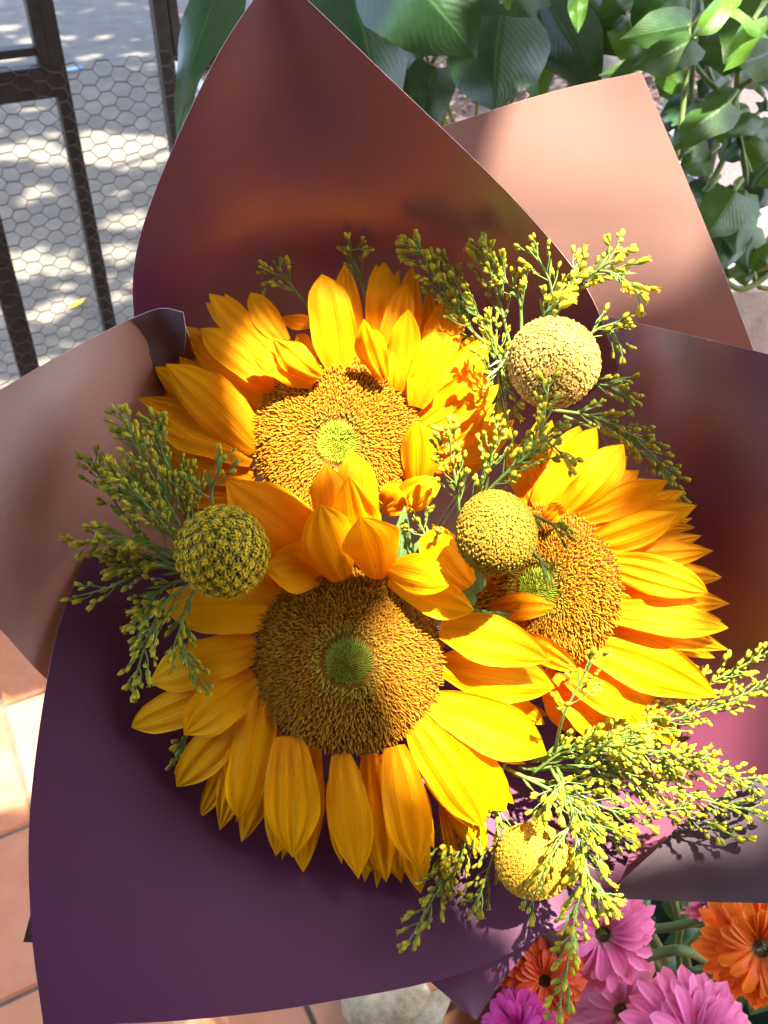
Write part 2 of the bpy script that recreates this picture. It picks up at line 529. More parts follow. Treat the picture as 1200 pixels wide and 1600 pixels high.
# small litter on the pavement
def litter(name, label, cat, px, py, col, L, wd, ang):
    c = G(px, py); t = thing(name, label, cat, c)
    v = []; f = []; nseg = 6
    for i in range(nseg + 1):
        s = i / nseg; w_ = wd * math.sin(math.pi * min(.98, max(.04, s)))
        for k in (-1, 0, 1):
            v.append(c + Vector((math.cos(ang), math.sin(ang), 0)) * (s - .5) * L + Vector((-math.sin(ang), math.cos(ang), 0)) * w_ * k + Vector((0, 0, .004 + .3 * wd * abs(k) + .01 * s * s)))
    for i in range(nseg):
        for k in range(2): f.append((i * 3 + k, i * 3 + k + 1, i * 3 + k + 4, i * 3 + k + 3))
    o = part('blade', v, f, mat_simple(name + '_surface', col, .6, .3, .2, 60, .1), t)
litter('fallen_leaf', 'small yellow fallen leaf lying on the sunlit pavement', 'leaf', 122, 478, (.62, .45, .03), .075, .012, .9)
litter('fallen_petal', 'tiny pink petal dropped on the pavement beside the plum paper', 'petal', 205, 453, (.6, .2, .22), .03, .01, .3)
litter('paper_scrap', 'scrap of blue litter at the edge of the road', 'litter', 115, 112, (.2, .4, .8), .12, .03, .5)
for k, (x, y, c_) in enumerate([(285, 28, (.35, .17, .08))]):
    litter('fallen_leaf', 'curled brown dead leaf on the road beyond the fence post', 'leaf', x, y, c_, .14, .04, .6 + k)

# ------------------------------------------------------------------ pale wall on the right
wc = P(1240, 300, 2.6)
wall = slab('wall', 0, 1, 0, 1, 1, 0, M['kerb'])
bpy.data.objects.remove(wall)
def wbox(name, x0, x1, y0, y1, z0, z1, mat):
    mb = MB(); mb.box(Vector(((x0 + x1) / 2, (y0 + y1) / 2, (z0 + z1) / 2)), Vector(((x1 - x0) / 2, 0, 0)), Vector((0, (y1 - y0) / 2, 0)), Vector((0, 0, (z1 - z0) / 2)))
    return mb
M['plaster'] = ground_mat('pale_plaster', (.55, .56, .56), (.66, .66, .65), 5, 140, .25)
M['skirting'] = ground_mat('grey_painted_plinth', (.13, .13, .125), (.18, .18, .17), 6, 120, .25)
wt = thing('plaster_wall', 'pale plastered wall behind the trailing vine with a dark grey plinth', 'wall', (1.9, 2.45, 0))
wbox('x', .80, 3.2, 2.35, 2.55, .36, 2.2, None).build('wall_face', M['plaster'], wt, smooth=False)
wbox('x', .79, 3.2, 2.335, 2.55, 0, .358, None).build('plinth', M['skirting'], wt, smooth=False)

# unseen wall and roof, added behind the viewer to cut the sky light
M['blocker_brown'] = ground_mat('dark_blocker_brown', (.11, .06, .04), (.16, .09, .06), 4, 120, .25)  # kept dark so the added wall and roof reflect little onto the paper
mb = wbox('x', -5, 5, -2.6, -2.2, 0, 4.6, None)
struct('blocker_wall', mb.v, mb.f, M['blocker_brown'])
mb = wbox('x', -5, 5, -2.2, -1.05, 2.75, 2.83, None)  # roof slab added out of view to shade the floor behind the viewer
struct('blocker_roof', mb.v, mb.f, M['blocker_brown'])

# ------------------------------------------------------------------ generic leaf / petal sheet
def blade(p0, p1, p2, width, prof, side0, cup=.2, ridge=0.0, nridge=4, wav=0.0, twist=0.0, nu=10, nv=18, lobe=0.0, seed=0, fold=0.0, tipcurl=0.0):
    """quadratic centre line p0 p1 p2 (world), side0 = lateral direction; returns verts, faces, uvs"""
    r = random.Random(seed)
    ph = [r.uniform(0, 6.28) for _ in range(6)]
    v = []; uv = []; L = (p1 - p0).length + (p2 - p1).length
    for j in range(nv + 1):
        t = j / nv
        c = p0 * (1 - t) ** 2 + p1 * 2 * t * (1 - t) + p2 * t * t
        tan = ((p1 - p0) * (1 - t) + (p2 - p1) * t).normalized()
        s = (side0 - tan * side0.dot(tan)).normalized()
        n = s.cross(tan).normalized()
        a = twist * t
        s, n = s * math.cos(a) + n * math.sin(a), n * math.cos(a) - s * math.sin(a)
        w = width * .5 * np.interp(t, prof[0], prof[1])
        w *= 1 + .05 * math.sin(9 * t + ph[0])
        for i in range(nu + 1):
            u = i / nu * 2 - 1
            z = cup * w * (u * u - .35) * (1 - .5 * t) + fold * w * abs(u)
            z += ridge * math.cos(u * math.pi * nridge / 2 + .4 * math.sin(3 * t + ph[1])) * min(1, 6 * (1 - t)) * min(1, 5 * t + .2)
            z += wav * (u ** 2) * math.sin(t * 8 + ph[2] + (2.1 if u > 0 else 0)) * math.sin(math.pi * t)
            z += wav * .7 * math.sin(t * 5 + ph[3]) * math.sin(math.pi * t)
            z += tipcurl * max(0, t - .7) ** 2 * L
            back = -lobe * L * (abs(u) ** 1.6) * (1 - t) ** 4
            v.append(c + s * (w * u) + n * z + tan * back)
            uv.append(((u + 1) / 2, t))
    f = []
    for j in range(nv):
        for i in range(nu):
            a = j * (nu + 1) + i
            f.append((a, a + 1, a + nu + 2, a + nu + 1))
    return v, f, uv
PROF_PETAL = ([0, .12, .3, .48, .64, .78, .88, .95, 1], [.42, .66, .92, 1, .92, .70, .44, .18, .01])
PROF_PETAL2 = ([0, .12, .3, .5, .68, .82, .91, .965, 1], [.5, .72, .93, 1, .95, .75, .45, .2, .01])
PROF_HEART = ([0, .06, .18, .32, .5, .7, .86, .95, 1], [.62, .84, 1, .98, .84, .58, .28, .1, .01])
PROF_LANCE = ([0, .15, .35, .6, .85, 1], [.3, .8, 1, .75, .3, .01])
TOCAM = cam_dir(0, 0, 1)

# ------------------------------------------------------------------ wrapping paper
wrap = thing('bouquet_wrap', 'plum and mauve florist paper wrapped in pointed sheets around the sunflowers', 'wrapping paper', P(560, 1000, .72))
def sheet(rows, front, back, nu=28, nv=34, label=None, thick=.00035, wrinkle=.0012, seed=1, lin=False):
    rws = [[Vector((a, b, c)) for a, b, c in r] for r in rows]
    v = []; f = []
    r = random.Random(seed); ph = [r.uniform(0, 6.28) for _ in range(4)]
    for j in range(nv + 1):
        t = j / nv
        ctr = []
        for k in range(len(rws[0])):
            colp = [rw[k] for rw in rws]
            ctr.append(catmull(colp, t))
        for i in range(nu + 1):
            u = i / nu
            q = catmull(ctr, u)
            d = q.z + wrinkle * (math.sin(5 * u + 3 * t + ph[0]) + .6 * math.sin(9 * t - 4 * u + ph[1]))
            v.append(P(q.x, q.y, d))
    for j in range(nv):
        for i in range(nu):
            a = j * (nu + 1) + i
            f.append((a, a + nu + 1, a + nu + 2, a + 1))
    # orient towards the viewer
    a, b, c = v[f[len(f) // 2][0]], v[f[len(f) // 2][1]], v[f[len(f) // 2][2]]
    if (b - a).cross(c - a).dot(TOCAM) < 0: f = [q[::-1] for q in f]
    o = part('paper_sheet', v, f, [front, back, M['paper_rim']], wrap, label=label)
    s = o.modifiers.new('thickness', 'SOLIDIFY'); s.thickness = thick; s.offset = -1
    s.material_offset = 1; s.material_offset_rim = 2; s.use_rim = True
    es = o.modifiers.new('crisp_edge', 'EDGE_SPLIT'); es.split_angle = math.radians(50)
    return o
PI_, PO, PG = M['paper_in'], M['paper_out'], M['paper_shade_grey']
sheet([[(427, -45, .352), (430, -46, .352), (433, -45, .352)],
       [(330, 105, .368), (455, 102, .378), (590, 105, .370)],
       [(226, 345, .408), (500, 330, .424), (822, 332, .412)],
       [(210, 500, .440), (520, 520, .480), (938, 495, .452)],
       [(260, 700, .500), (550, 720, .535), (960, 690, .510)],
       [(430, 900, .62), (560, 920, .64), (760, 900, .62)]], M['paper_satin_glow'], PO, nu=36, nv=44, label='tall pointed plum sheet at the top', seed=3)
sheet([[(600, 228, .480), (850, 147, .466), (1002, 112, .455)],
       [(640, 350, .505), (880, 335, .492), (1093, 330, .475)],
       [(700, 520, .540), (930, 520, .525), (1178, 548, .500)],
       [(760, 700, .60), (960, 700, .59), (1250, 760, .57)]], PO, PI_, label='rosy mauve square-cornered sheet at the upper right', seed=5)
sheet([[(895, 482, .480), (1075, 523, .448), (1300, 578, .415)],
       [(880, 750, .505), (1080, 770, .462), (1310, 800, .420)],
       [(860, 1000, .510), (1080, 1010, .468), (1310, 1040, .425)],
       [(840, 1250, .495), (1080, 1250, .464), (1310, 1290, .41)],
       [(860, 1420, .470), (1060, 1380, .450), (1310, 1390, .42)]], M['paper_satin_glow'], PO, nu=34, nv=40, label='plum sheet along the right side', seed=7)
sheet([[(953, 1392, .436), (1018, 1334, .434), (1100, 1262, .428), (1320, 1150, .405)],
       [(956, 1398, .436), (1035, 1370, .430), (1120, 1335, .424), (1320, 1280, .402)],
       [(958, 1404, .437), (1055, 1408, .430), (1140, 1410, .424), (1320, 1414, .400)]], PG, PI_, nu=30, nv=16, label='greyish mauve fold at the lower right', seed=9)
sheet([[(-120, 682, .375), (60, 574, .396), (195, 503, .414), (250, 484, .416), (283, 487, .412)],
       [(-120, 800, .375), (60, 700, .402), (190, 650, .430), (262, 640, .448), (330, 650, .462)],
       [(-120, 880, .375), (30, 860, .405), (150, 850, .438), (260, 850, .464), (350, 850, .48)],
       [(-120, 860, .385), (-10, 972, .405), (76, 1064, .428), (200, 1160, .462), (330, 1180, .485)]], PO, PI_, nu=36, nv=30, label='mauve sheet curling out at the left', seed=12)
sheet([[(208, 497, .4125), (250, 482, .413), (286, 488, .407)],
       [(222, 520, .420), (262, 512, .421), (290, 520, .418)],
       [(236, 560, .430), (266, 560, .434), (288, 562, .434)],
       [(262, 640, .447), (280, 640, .450), (296, 640, .452)]], PG, PO, nu=14, nv=20, label='curled dark corner of the left sheet', seed=14, wrinkle=.0004)
sheet([[(133, 868, .432), (300, 880, .458), (500, 940, .488), (700, 1000, .50), (900, 1050, .50)],
       [(84, 1010, .420), (280, 1080, .448), (500, 1120, .475), (750, 1150, .482), (960, 1180, .477)],
       [(48, 1250, .408), (280, 1280, .430), (520, 1300, .450), (760, 1290, .457), (990, 1270, .458)],
       [(48, 1440, .398), (290, 1440, .412), (530, 1430, .427), (770, 1395, .438), (985, 1335, .447)],
       [(68, 1604, .388), (290, 1594, .397), (510, 1566, .408), (745, 1512, .424), (960, 1396, .442)]], PI_, PO, nu=44, nv=44, label='broad plum sheet across the bottom', seed=16)
sheet([[(560, 1380, .462), (900, 1360, .475)], [(640, 1500, .446), (850, 1450, .458)],
       [(700, 1558, .440), (780, 1540, .447)], [(741, 1593, .438), (745, 1593, .439)]], PI_, PO, nu=8, nv=14, label='dark plum point under the bottom sheet', seed=18, wrinkle=.0003)
sheet([[(60, 1380, .41), (75, 1380, .412)], [(36, 1472, .405), (75, 1474, .409)]], PG, PO, nu=4, nv=4, label='sliver of mauve paper behind the bottom sheet', seed=20, wrinkle=.0002)

# stems gathered behind the flowers
TIE = P(570, 1000, .70)

# ------------------------------------------------------------------ sunflowers
def disc_frame(cx, cy, d, n):
    c = P(cx, cy, d); nn = cam_dir(*n)
    up = cam_dir(0, 1, 0); up = (up - nn * up.dot(nn)).normalized()
    rt = up.cross(nn).normalized()
    return c, nn, rt, up

def floret_mesh(mb_v, mb_f, mb_c, base, ax, bend, L, r, cb, ct, sides=4, fork=False):
    n = len(mb_v)
    ref = ax.cross(bend)
    a = ref.normalized() if ref.length > 1e-6 else ax.orthogonal().normalized()
    b = ax.cross(a)
    segs = 4
    for i in range(segs):
        t = i / (segs - 1)
        c = base + ax * (L * (t - .25 * t * t)) + bend * (L * .55 * t * t)
        rr = r * (1, .85, 1.05, .55)[i]
        for k in range(sides):
            an = 2 * math.pi * k / sides
            mb_v.append(c + a * (rr * math.cos(an)) + b * (rr * math.sin(an)))
            m_ = (0, .25, .85, 1)[i]
            mb_c.append(tuple(cb[q] * (1 - m_) + ct[q] * m_ for q in range(3)))
    for i in range(segs - 1):
        for k in range(sides):
            k2 = (k + 1) % sides
            mb_f.append((n + i * sides + k, n + i * sides + k2, n + (i + 1) * sides + k2, n + (i + 1) * sides + k))
    mb_f.append(tuple(n + (segs - 1) * sides + k for k in range(sides)))

def sunflower(cx, cy, d, n, Rpx, label, petals, seed, dark=1.0, sepals=()):
    c, nn, rt, up = disc_frame(cx, cy, d, n)
    R = Rpx / FPX * d
    root = thing('sunflower', label, 'sunflower', c)
    r = random.Random(seed)
    def dome(q): return .10 * R * (1 - q * q) - .07 * R * math.exp(-(q / .22) ** 2) - (.10 * R * max(0, q - .85) / .15)
    # receptacle
    v = [c + nn * (dome(0) - .001)]; f = []
    K, J = 40, 8
    for j in range(1, J + 1):
        q = j / J
        for k in range(K):
            an = 2 * math.pi * k / K
            v.append(c + (rt * math.cos(an) + up * math.sin(an)) * (R * q) + nn * (dome(q) - .0012))
    for k in range(K): f.append((0, 1 + k, 1 + (k + 1) % K))
    for j in range(J - 1):
        for k in range(K):
            a = 1 + j * K + k; b = 1 + j * K + (k + 1) % K
            f.append((a, a + K, b + K, b))
    n0 = len(v)
    for q, z in ((.95, -.012), (.6, -.018), (.12, -.022)):
        for k in range(K):
            an = 2 * math.pi * k / K
            v.append(c + (rt * math.cos(an) + up * math.sin(an)) * (R * q) + nn * z)
    for j in range(3):
        for k in range(K):
            a = n0 - K + j * K + k; b = n0 - K + j * K + (k + 1) % K
            f.append((a, a + K, b + K, b))
    part('receptacle', v, f, M['recept'], root)
    # florets
    fv, ff, fc = [], [], []
    gv, gf, gc = [], [], []
    NT = 4000
    for i in range(NT):
        q = math.sqrt((i + .5) / NT)
        an = i * 2.399963
        rad = rt * math.cos(an) + up * math.sin(an)
        base = c + rad * (R * q * (1 + r.uniform(-.006, .006))) + nn * (dome(q) - .0016)
        if q < .29:
            ax = (nn - rad * (.85 * (1 - q / .24) * 0 + 1.1 * q / .29)).normalized()
            floret_mesh(gv, gf, gc, base, ax, -rad * .3, r.uniform(.0026, .0040), .00024,
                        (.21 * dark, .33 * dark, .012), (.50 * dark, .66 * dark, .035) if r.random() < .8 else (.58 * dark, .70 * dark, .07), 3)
        else:
            til = .1 + .75 * q
            ax = (nn + rad * (til * r.uniform(.7, 1.1)) + (rt * r.uniform(-.12, .12) + up * r.uniform(-.12, .12))).normalized()
            bd = (rad * r.uniform(-.2, .9) + (rt * r.uniform(-.35, .35) + up * r.uniform(-.35, .35))).normalized()
            k = min(1, (q - .29) / .14)
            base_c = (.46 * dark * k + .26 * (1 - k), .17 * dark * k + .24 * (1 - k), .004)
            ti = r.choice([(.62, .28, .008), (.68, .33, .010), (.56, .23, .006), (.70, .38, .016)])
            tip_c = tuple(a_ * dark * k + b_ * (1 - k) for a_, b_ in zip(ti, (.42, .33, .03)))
            floret_mesh(fv, ff, fc, base, ax, bd, r.uniform(.0018, .0027), r.uniform(.00026, .00036), base_c, tip_c, 4)
    part('disc_florets', fv, ff, M['floret'], root, cols=fc, kind='stuff')
    part('green_disc_centre', gv, gf, M['floret'], root, cols=gc, kind='stuff')
    # petals: (base px, tip px, width px, layer, lift mm, arch mm, bend px, options)
    extra = []
    for pt in petals:
        bx, by, tx, ty, wpx, lay, lift = pt[:7]
        if not (lay <= 0 and math.hypot(tx - bx, ty - by) > 110): continue
        for sg in (-1, 1):
            if r.random() > .72: continue
            a = sg * r.uniform(.08, .2); k = r.uniform(.80, 1.0)
            dx, dy = (tx - bx) * k, (ty - by) * k
            extra.append((bx, by, bx + dx * math.cos(a) - dy * math.sin(a), by + dx * math.sin(a) + dy * math.cos(a), wpx * r.uniform(.5, .75), lay - 2.5, lift - 4, r.uniform(2, 7), r.uniform(-8, 8)))
    for i, pt in enumerate(list(petals) + extra):
        bx, by, tx, ty, wpx, lay, lift, arch, bend = pt[:9]
        opt = pt[9] if len(pt) > 9 else {}
        # depth of the disc plane under the base pixel
        hp = plane_hit(bx, by, c, nn)
        bd_ = -(hp - Vector((0, 0, CAMZ))).dot(TOCAM)
        bd_ = min(max(bd_, d - .03), d + .03)
        db = bd_ + .0035 - lay * .0028
        dt = opt.get('dt', db - lift * .001)
        p0 = P(bx, by, db); p2 = P(tx, ty, dt)
        dx, dy = tx - bx, ty - by; Lp = math.hypot(dx, dy) + 1e-6
        mx_, my_ = (bx + tx) / 2 - dy / Lp * bend, (by + ty) / 2 + dx / Lp * bend
        p1 = P(mx_, my_, (db + dt) / 2 - arch * .001)
        side = cam_dir(-(-dy) / Lp * 1.0, -(dx / Lp) * -1.0, 0) if False else cam_dir(dy / Lp, dx / Lp, 0)
        side = (side + TOCAM * opt.get('roll', r.uniform(-.28, .28))).normalized()
        w = wpx / FPX * db * (1.02 if seed == 2 else .91)
        cup = opt.get('cup', r.uniform(-.25, .35))
        vv, f2, uv = blade(p0, p1, p2, w, PROF_PETAL if r.random() < .6 else PROF_PETAL2, side, cup=cup,
                           ridge=r.uniform(.0003, .0006), nridge=r.choice([5, 6, 7]), wav=r.uniform(.0006, .0022),
                           twist=opt.get('twist', r.uniform(-.18, .18)), nu=20, nv=24, seed=seed * 100 + i, tipcurl=opt.get('curl', r.uniform(-.5, .6)))
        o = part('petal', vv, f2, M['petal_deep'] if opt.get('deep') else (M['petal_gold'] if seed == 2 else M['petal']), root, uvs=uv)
    for (bx, by, tx, ty, wpx, dd) in sepals:
        p0 = P(bx, by, dd + .006); p2 = P(tx, ty, dd)
        dx, dy = tx - bx, ty - by; Lp = math.hypot(dx, dy)
        side = cam_dir(dy / Lp, dx / Lp, .2)
        vv, f2, uv = blade(p0, (p0 + p2) / 2 + TOCAM * .003, p2, wpx / FPX * dd, PROF_LANCE, side, cup=.3, wav=.001, nu=6, nv=12, seed=i)
        part('bract', vv, f2, M['bract'], root, uvs=uv)
    s = MB()
    path = [c - nn * .015, c - nn * .06 + (TIE - c) * .1, (c + TIE) / 2 - nn * .04, TIE, TIE + (TIE - c).normalized() * .14]
    s.tube([catmull(path, k / 12) for k in range(13)], .0055, 8)
    s.build('stem', M['stem'], root)
    return root
M['recept'] = mat_simple('brown_receptacle', (.20, .075, .008), .8, .1, .4, 300, 0)

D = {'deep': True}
F2 = [ # layer, lift, arch, bend
 (450, 945, 252, 948, 88, -1, -4, 5, -6), (402, 1010, 232, 1066, 74, -1, -7, 6, 6), (398, 1062, 200, 1140, 66, -2, -11, 6, 6),
 (400, 1058, 286, 1150, 78, -1, -4, 6, 5), (404, 1095, 273, 1233, 62, -3, -12, 5, 5), (410, 1110, 342, 1300, 58, -3, -12, 5, 4),
 (412, 1082, 373, 1283, 68, -1, -5, 6, 2), (428, 1140, 380, 1311, 50, -4, -12, 4, 0), (452, 1150, 456, 1344, 88, 0, -5, 6, -3),
 (488, 1165, 473, 1358, 56, -3, -12, 4, 6), (532, 1178, 560, 1374, 68, 0, -6, 5, -4), (578, 1178, 606, 1385, 62, -2, -10, 4, 2),
 (590, 1180, 627, 1387, 50, -3, -13, 3, 3), (616, 1166, 652, 1363, 74, 0, -5, 6, -4), (628, 1180, 657, 1394, 58, -3, -12, 3, 4),
 (648, 1132, 754, 1290, 78, 0, -4, 7, -7), (664, 1112, 792, 1271, 76, -1, -6, 7, -8), (665, 1150, 762, 1346, 62, -4, -15, 3, -3),
 (676, 1098, 860, 1182, 86, -1, -4, 8, -9), (692, 1040, 872, 1076, 92, -2, -6, 7, -10), (688, 982, 858, 1032, 76, 1, 2, 8, -10),
 (745, 1075, 851, 1132, 40, -5, -15, 2, -6), (690, 1250, 714, 1366, 20, -5, -18, 1, 0),
 # upper ones standing up towards the viewer
 (522, 838, 505, 728, 66, 0, 16, 4, 6, {'deep': True, 'cup': .5, 'roll': -.3, 'curl': 1.5}),
 (572, 850, 556, 706, 66, 0, 14, 4, -4, {'deep': True, 'cup': .5, 'roll': .3, 'curl': 1.5}),
 (562, 880, 546, 742, 72, 1, 22, 4, 0, {'cup': .35}),
 (538, 904, 500, 786, 84, 2, 22, 3, -8, {'cup': .5, 'roll': .35}),
 (592, 902, 562, 806, 88, 3, 24, 4, 10, {'cup': .6, 'roll': -.1}),
 (500, 862, 355, 752, 92, -1, 4, 8, -8, {'deep': True}),
 (512, 893, 412, 888, 76, 0, 8, 6, 6), (436, 925, 420, 850, 60, -3, 2, 4, 4, D),
 (606, 888, 706, 914, 62, 3, 16, 6, -6, {'cup': .5}), (610, 900, 741, 954, 58, 2, 10, 6, 10),
 (735, 915, 662, 822, 66, -3, 16, 12, -14, {'cup': .3, 'curl': 3}),
]
F1 = [
 (432, 568, 328, 461, 52, -1, -4, 5, 3), (446, 535, 390, 454, 46, -2, -4, 4, -5), (428, 605, 312, 511, 56, 0, 0, 6, 4),
 (408, 610, 285, 509, 48, -2, 2, 5, 3), (402, 702, 261, 570, 88, 0, 6, 7, 10), (398, 690, 242, 573, 56, -2, 2, 5, 6),
 (398, 704, 215, 620, 58, -1, 4, 4, 6), (396, 716, 230, 653, 74, -1, 5, 7, 10), (398, 748, 245, 708, 66, -2, 2, 5, 4), (400, 690, 250, 600, 50, -3, 2, 5, 6), (410, 640, 300, 560, 44, -3, -2, 5, -4),
 (400, 775, 270, 770, 62, -3, -8, 5, 4, D),
 (500, 588, 427, 528, 52, 3, 10, 6, -8, {'cup': .5}), (490, 598, 392, 553, 54, 2, 8, 6, 8, {'cup': .5}),
 (440, 640, 300, 545, 60, -1, -2, 5, 5),
 (530, 580, 503, 427, 80, 1, 6, 7, 6), (555, 575, 538, 410, 56, -2, -3, 5, -6), (588, 560, 601, 407, 56, -2, -3, 5, 3),
 (628, 570, 644, 417, 46, -3, -6, 5, 2, D), (598, 570, 634, 445, 54, -1, 0, 5, 6), (668, 612, 701, 457, 66, -2, -3, 5, 6),
 (620, 610, 638, 484, 58, 1, 7, 6, 4), (600, 592, 568, 498, 52, 3, 16, 4, -8, {'cup': .5}), (650, 636, 680, 513, 62, 1, 7, 6, 6),
 (492, 505, 438, 498, 30, -5, -4, 3, -3), (492, 570, 462, 522, 34, -4, -2, 3, 5),
 (684, 632, 762, 524, 60, -1, -2, 6, 6), (660, 662, 766, 586, 74, 0, 2, 7, 6), (690, 690, 781, 600, 40, -3, -4, 4, -3),
 (652, 762, 652, 657, 66, 2, 14, 5, 4, {'cup': .45}), (605, 795, 686, 748, 54, 2, 14, 6, 5, {'curl': 3}),
 (600, 800, 640, 755, 60, 1, 10, 6, 0, D),
 (676, 700, 760, 640, 56, -1, 2, 5, 5, D), (690, 720, 806, 655, 62, -2, 0, 5, 8), (680, 735, 780, 690, 56, -2, 0, 6, 8, D),
 (495, 812, 394, 756, 44, 2, 8, 5, -6, D), (470, 800, 350, 790, 60, -2, 2, 5, -4, D),
]
F3 = [
 (842, 800, 800, 690, 56, -3, -2, 4, 0, D), (820, 790, 862, 655, 60, -3, -2, 5, 5, D), (838, 800, 905, 664, 58, -2, 0, 5, 4, D),
 (838, 792, 931, 669, 62, -1, 4, 6, 6), (884, 800, 976, 694, 66, 0, 6, 6, 6), (892, 800, 999, 734, 58, -2, 2, 5, 6),
 (905, 810, 1041, 750, 52, -1, 6, 5, 6), (912, 824, 1055, 768, 52, -3, 2, 5, 6), (918, 828, 1088, 790, 62, -2, 4, 5, 8),
 (924, 850, 1061, 800, 66, 0, 8, 6, 8), (928, 866, 1100, 838, 48, -3, 0, 5, 5), (930, 872, 1113, 860, 56, -2, 2, 5, 5),
 (940, 880, 1107, 926, 66, 0, 6, 6, -8), (945, 890, 1128, 902, 50, -3, 0, 5, 2), (942, 918, 1141, 943, 56, -1, 2, 5, 4),
 (940, 955, 1134, 982, 60, 0, 4, 7, -6), (950, 975, 1135, 1014, 46, -2, 0, 5, -8), (910, 1005, 1119, 1088, 92, 0, 3, 8, -12, {'cup': -.1}),
 (900, 1022, 1059, 1166, 66, -1, -3, 7, -8), (885, 1058, 988, 1123, 52, 1, 4, 6, -8, D), (862, 1062, 977, 1168, 76, 0, 0, 6, -6, D),
 (850, 1050, 900, 1150, 60, -2, -4, 5, -4, D),
 (805, 998, 903, 1048, 46, 3, 14, 5, -6, {'deep': True}), (765, 952, 874, 948, 46, 2, 16, 6, -6, D),
 (755, 975, 820, 1000, 52, 1, 12, 5, -6, D), (765, 940, 770, 870, 40, 0, 12, 4, 4, D), (745, 900, 800, 930, 44, 0, 10, 4, 4, D),
 (850, 812, 878, 785, 32, 3, 10, 4, 4, {'cup': .5}),
]
sunflower(527, 690, .425, (0.0, -.22, .97), 132, 'upper sunflower with bright green centre and a patch of sun on its disc', F1, 1, 1.0)
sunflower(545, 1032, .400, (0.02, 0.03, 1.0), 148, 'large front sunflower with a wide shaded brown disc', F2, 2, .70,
          sepals=[(625, 880, 632, 790, 34, .412), (640, 880, 620, 830, 30, .414), (640, 895, 672, 840, 72, .416), (735, 930, 752, 880, 40, .412), (720, 960, 730, 905, 46, .414), (500, 810, 480, 870, 22, .41)])
sunflower(842, 918, .420, (-.52, -.08, .85), 126, 'right-hand sunflower turned aside with brightly sunlit lower petals', F3, 3, .95,
          sepals=[(745, 975, 800, 960, 34, .416), (770, 985, 740, 950, 40, .42)])

# ------------------------------------------------------------------ billy buttons
def ball(cx, cy, d, rpx, label, tone, clusters, seed, stem_from=None):
    c = P(cx, cy, d); R = rpx / FPX * d * .96
    root = thing('billy_button', label, 'flower', c)
    r = random.Random(seed)
    v, f, cl = [], [], []
    K, J = 24, 14
    for j in range(J + 1):
        th = math.pi * j / J
        for k in range(K):
            an = 2 * math.pi * k / K
            v.append(c + Vector((math.sin(th) * math.cos(an), math.sin(th) * math.sin(an), math.cos(th))) * R * .90)
            cl.append(tuple(x * .8 for x in tone[0]))
    for j in range(J):
        for k in range(K):
            f.append((j * K + k, (j + 1) * K + k, (j + 1) * K + (k + 1) % K, j * K + (k + 1) % K))
    part('flower_core', v, f, M['ball'], root, cols=cl)
    v, f, cl = [], [], []
    # cluster directions
    cd = []
    for i in range(clusters):
        z = 1 - 2 * (i + .5) / clusters; an = i * 2.399963
        s = math.sqrt(1 - z * z); cd.append((s * math.cos(an) + r.uniform(-.02, .02), s * math.sin(an) + r.uniform(-.02, .02), z))
    cd = np.array(cd); cd /= np.linalg.norm(cd, axis=1)[:, None]
    NF = 6400
    csz = math.sqrt(4 / clusters)
    for i in range(NF):
        z = 1 - 2 * (i + .5) / NF; an = i * 2.399963 + r.uniform(-.03, .03)
        s = math.sqrt(1 - z * z); dr = np.array((s * math.cos(an), s * math.sin(an), z))
        dd = np.sqrt(max(0, 2 - 2 * float(np.max(cd @ dr)))) / csz
        hgt = R * (1.0 - (.085 if clusters < 400 else .035) * min(1.3, dd) ** 2 + r.uniform(-.020, .020) + .025 * math.sin(3.1 * dr[0] + seed) + .02 * math.sin(4.3 * dr[1] + 2 * seed) - .03 * abs(dr[2]))
        dv = Vector(dr)
        a = dv.orthogonal().normalized(); b = dv.cross(a)
        rr = R * r.uniform(.019, .032)
        n = len(v)
        tcol = tone[1] if r.random() < .6 else tone[2]
        q = max(0, 1 - dd * .55)
        tc = tuple(tone[0][m_] * (1 - q) + tcol[m_] * q for m_ in range(3)) if clusters > 400 else (tone[1] if dd < r.uniform(.3, .7) else (tone[2] if dd < .95 else tone[0]))
        ph = r.uniform(0, 6)
        jit = a * r.uniform(-.25, .25) + b * r.uniform(-.25, .25)
        dv2 = (dv + jit).normalized()
        bp = c + dv * (hgt - R * .05)
        for k in range(5):
            an2 = ph + k * 1.2566
            v.append(bp + (a * math.cos(an2) + b * math.sin(an2)) * rr * .8); cl.append(tuple((x + y) / 2 for x, y in zip(tone[0], tone[1])))
        tp = bp + dv2 * R * .055
        for k in range(5):
            an2 = ph + k * 1.2566
            v.append(tp + (a * math.cos(an2) + b * math.sin(an2)) * rr * 1.05); cl.append(tc)
        v.append(tp + dv2 * R * .004 * r.uniform(-2, 3)); cl.append(tuple(min(1, x * 1.1) for x in tc))
        for k in range(5):
            k2 = (k + 1) % 5
            f.append((n + k, n + k2, n + 5 + k2, n + 5 + k)); f.append((n + 5 + k, n + 5 + k2, n + 10))
    part('tiny_florets', v, f, M['ball'], root, cols=cl, smooth=False, kind='stuff')
    s = MB(); e = stem_from if stem_from is not None else TIE
    path = [c - TOCAM * R * .9, c - TOCAM * .05 + (e - c) * .12, (c + e) / 2 - TOCAM * .03, e]
    s.tube([catmull(path, k / 10) for k in range(11)], .0016, 6); s.build('stem', M['stem_dry'], root)
    return root
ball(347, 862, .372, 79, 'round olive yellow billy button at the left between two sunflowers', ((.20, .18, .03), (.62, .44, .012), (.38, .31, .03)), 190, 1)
ball(775, 832, .372, 69, 'mustard billy button in the middle in front of the turned sunflower', ((.22, .14, .015), (.42, .26, .018), (.30, .20, .02)), 700, 2)
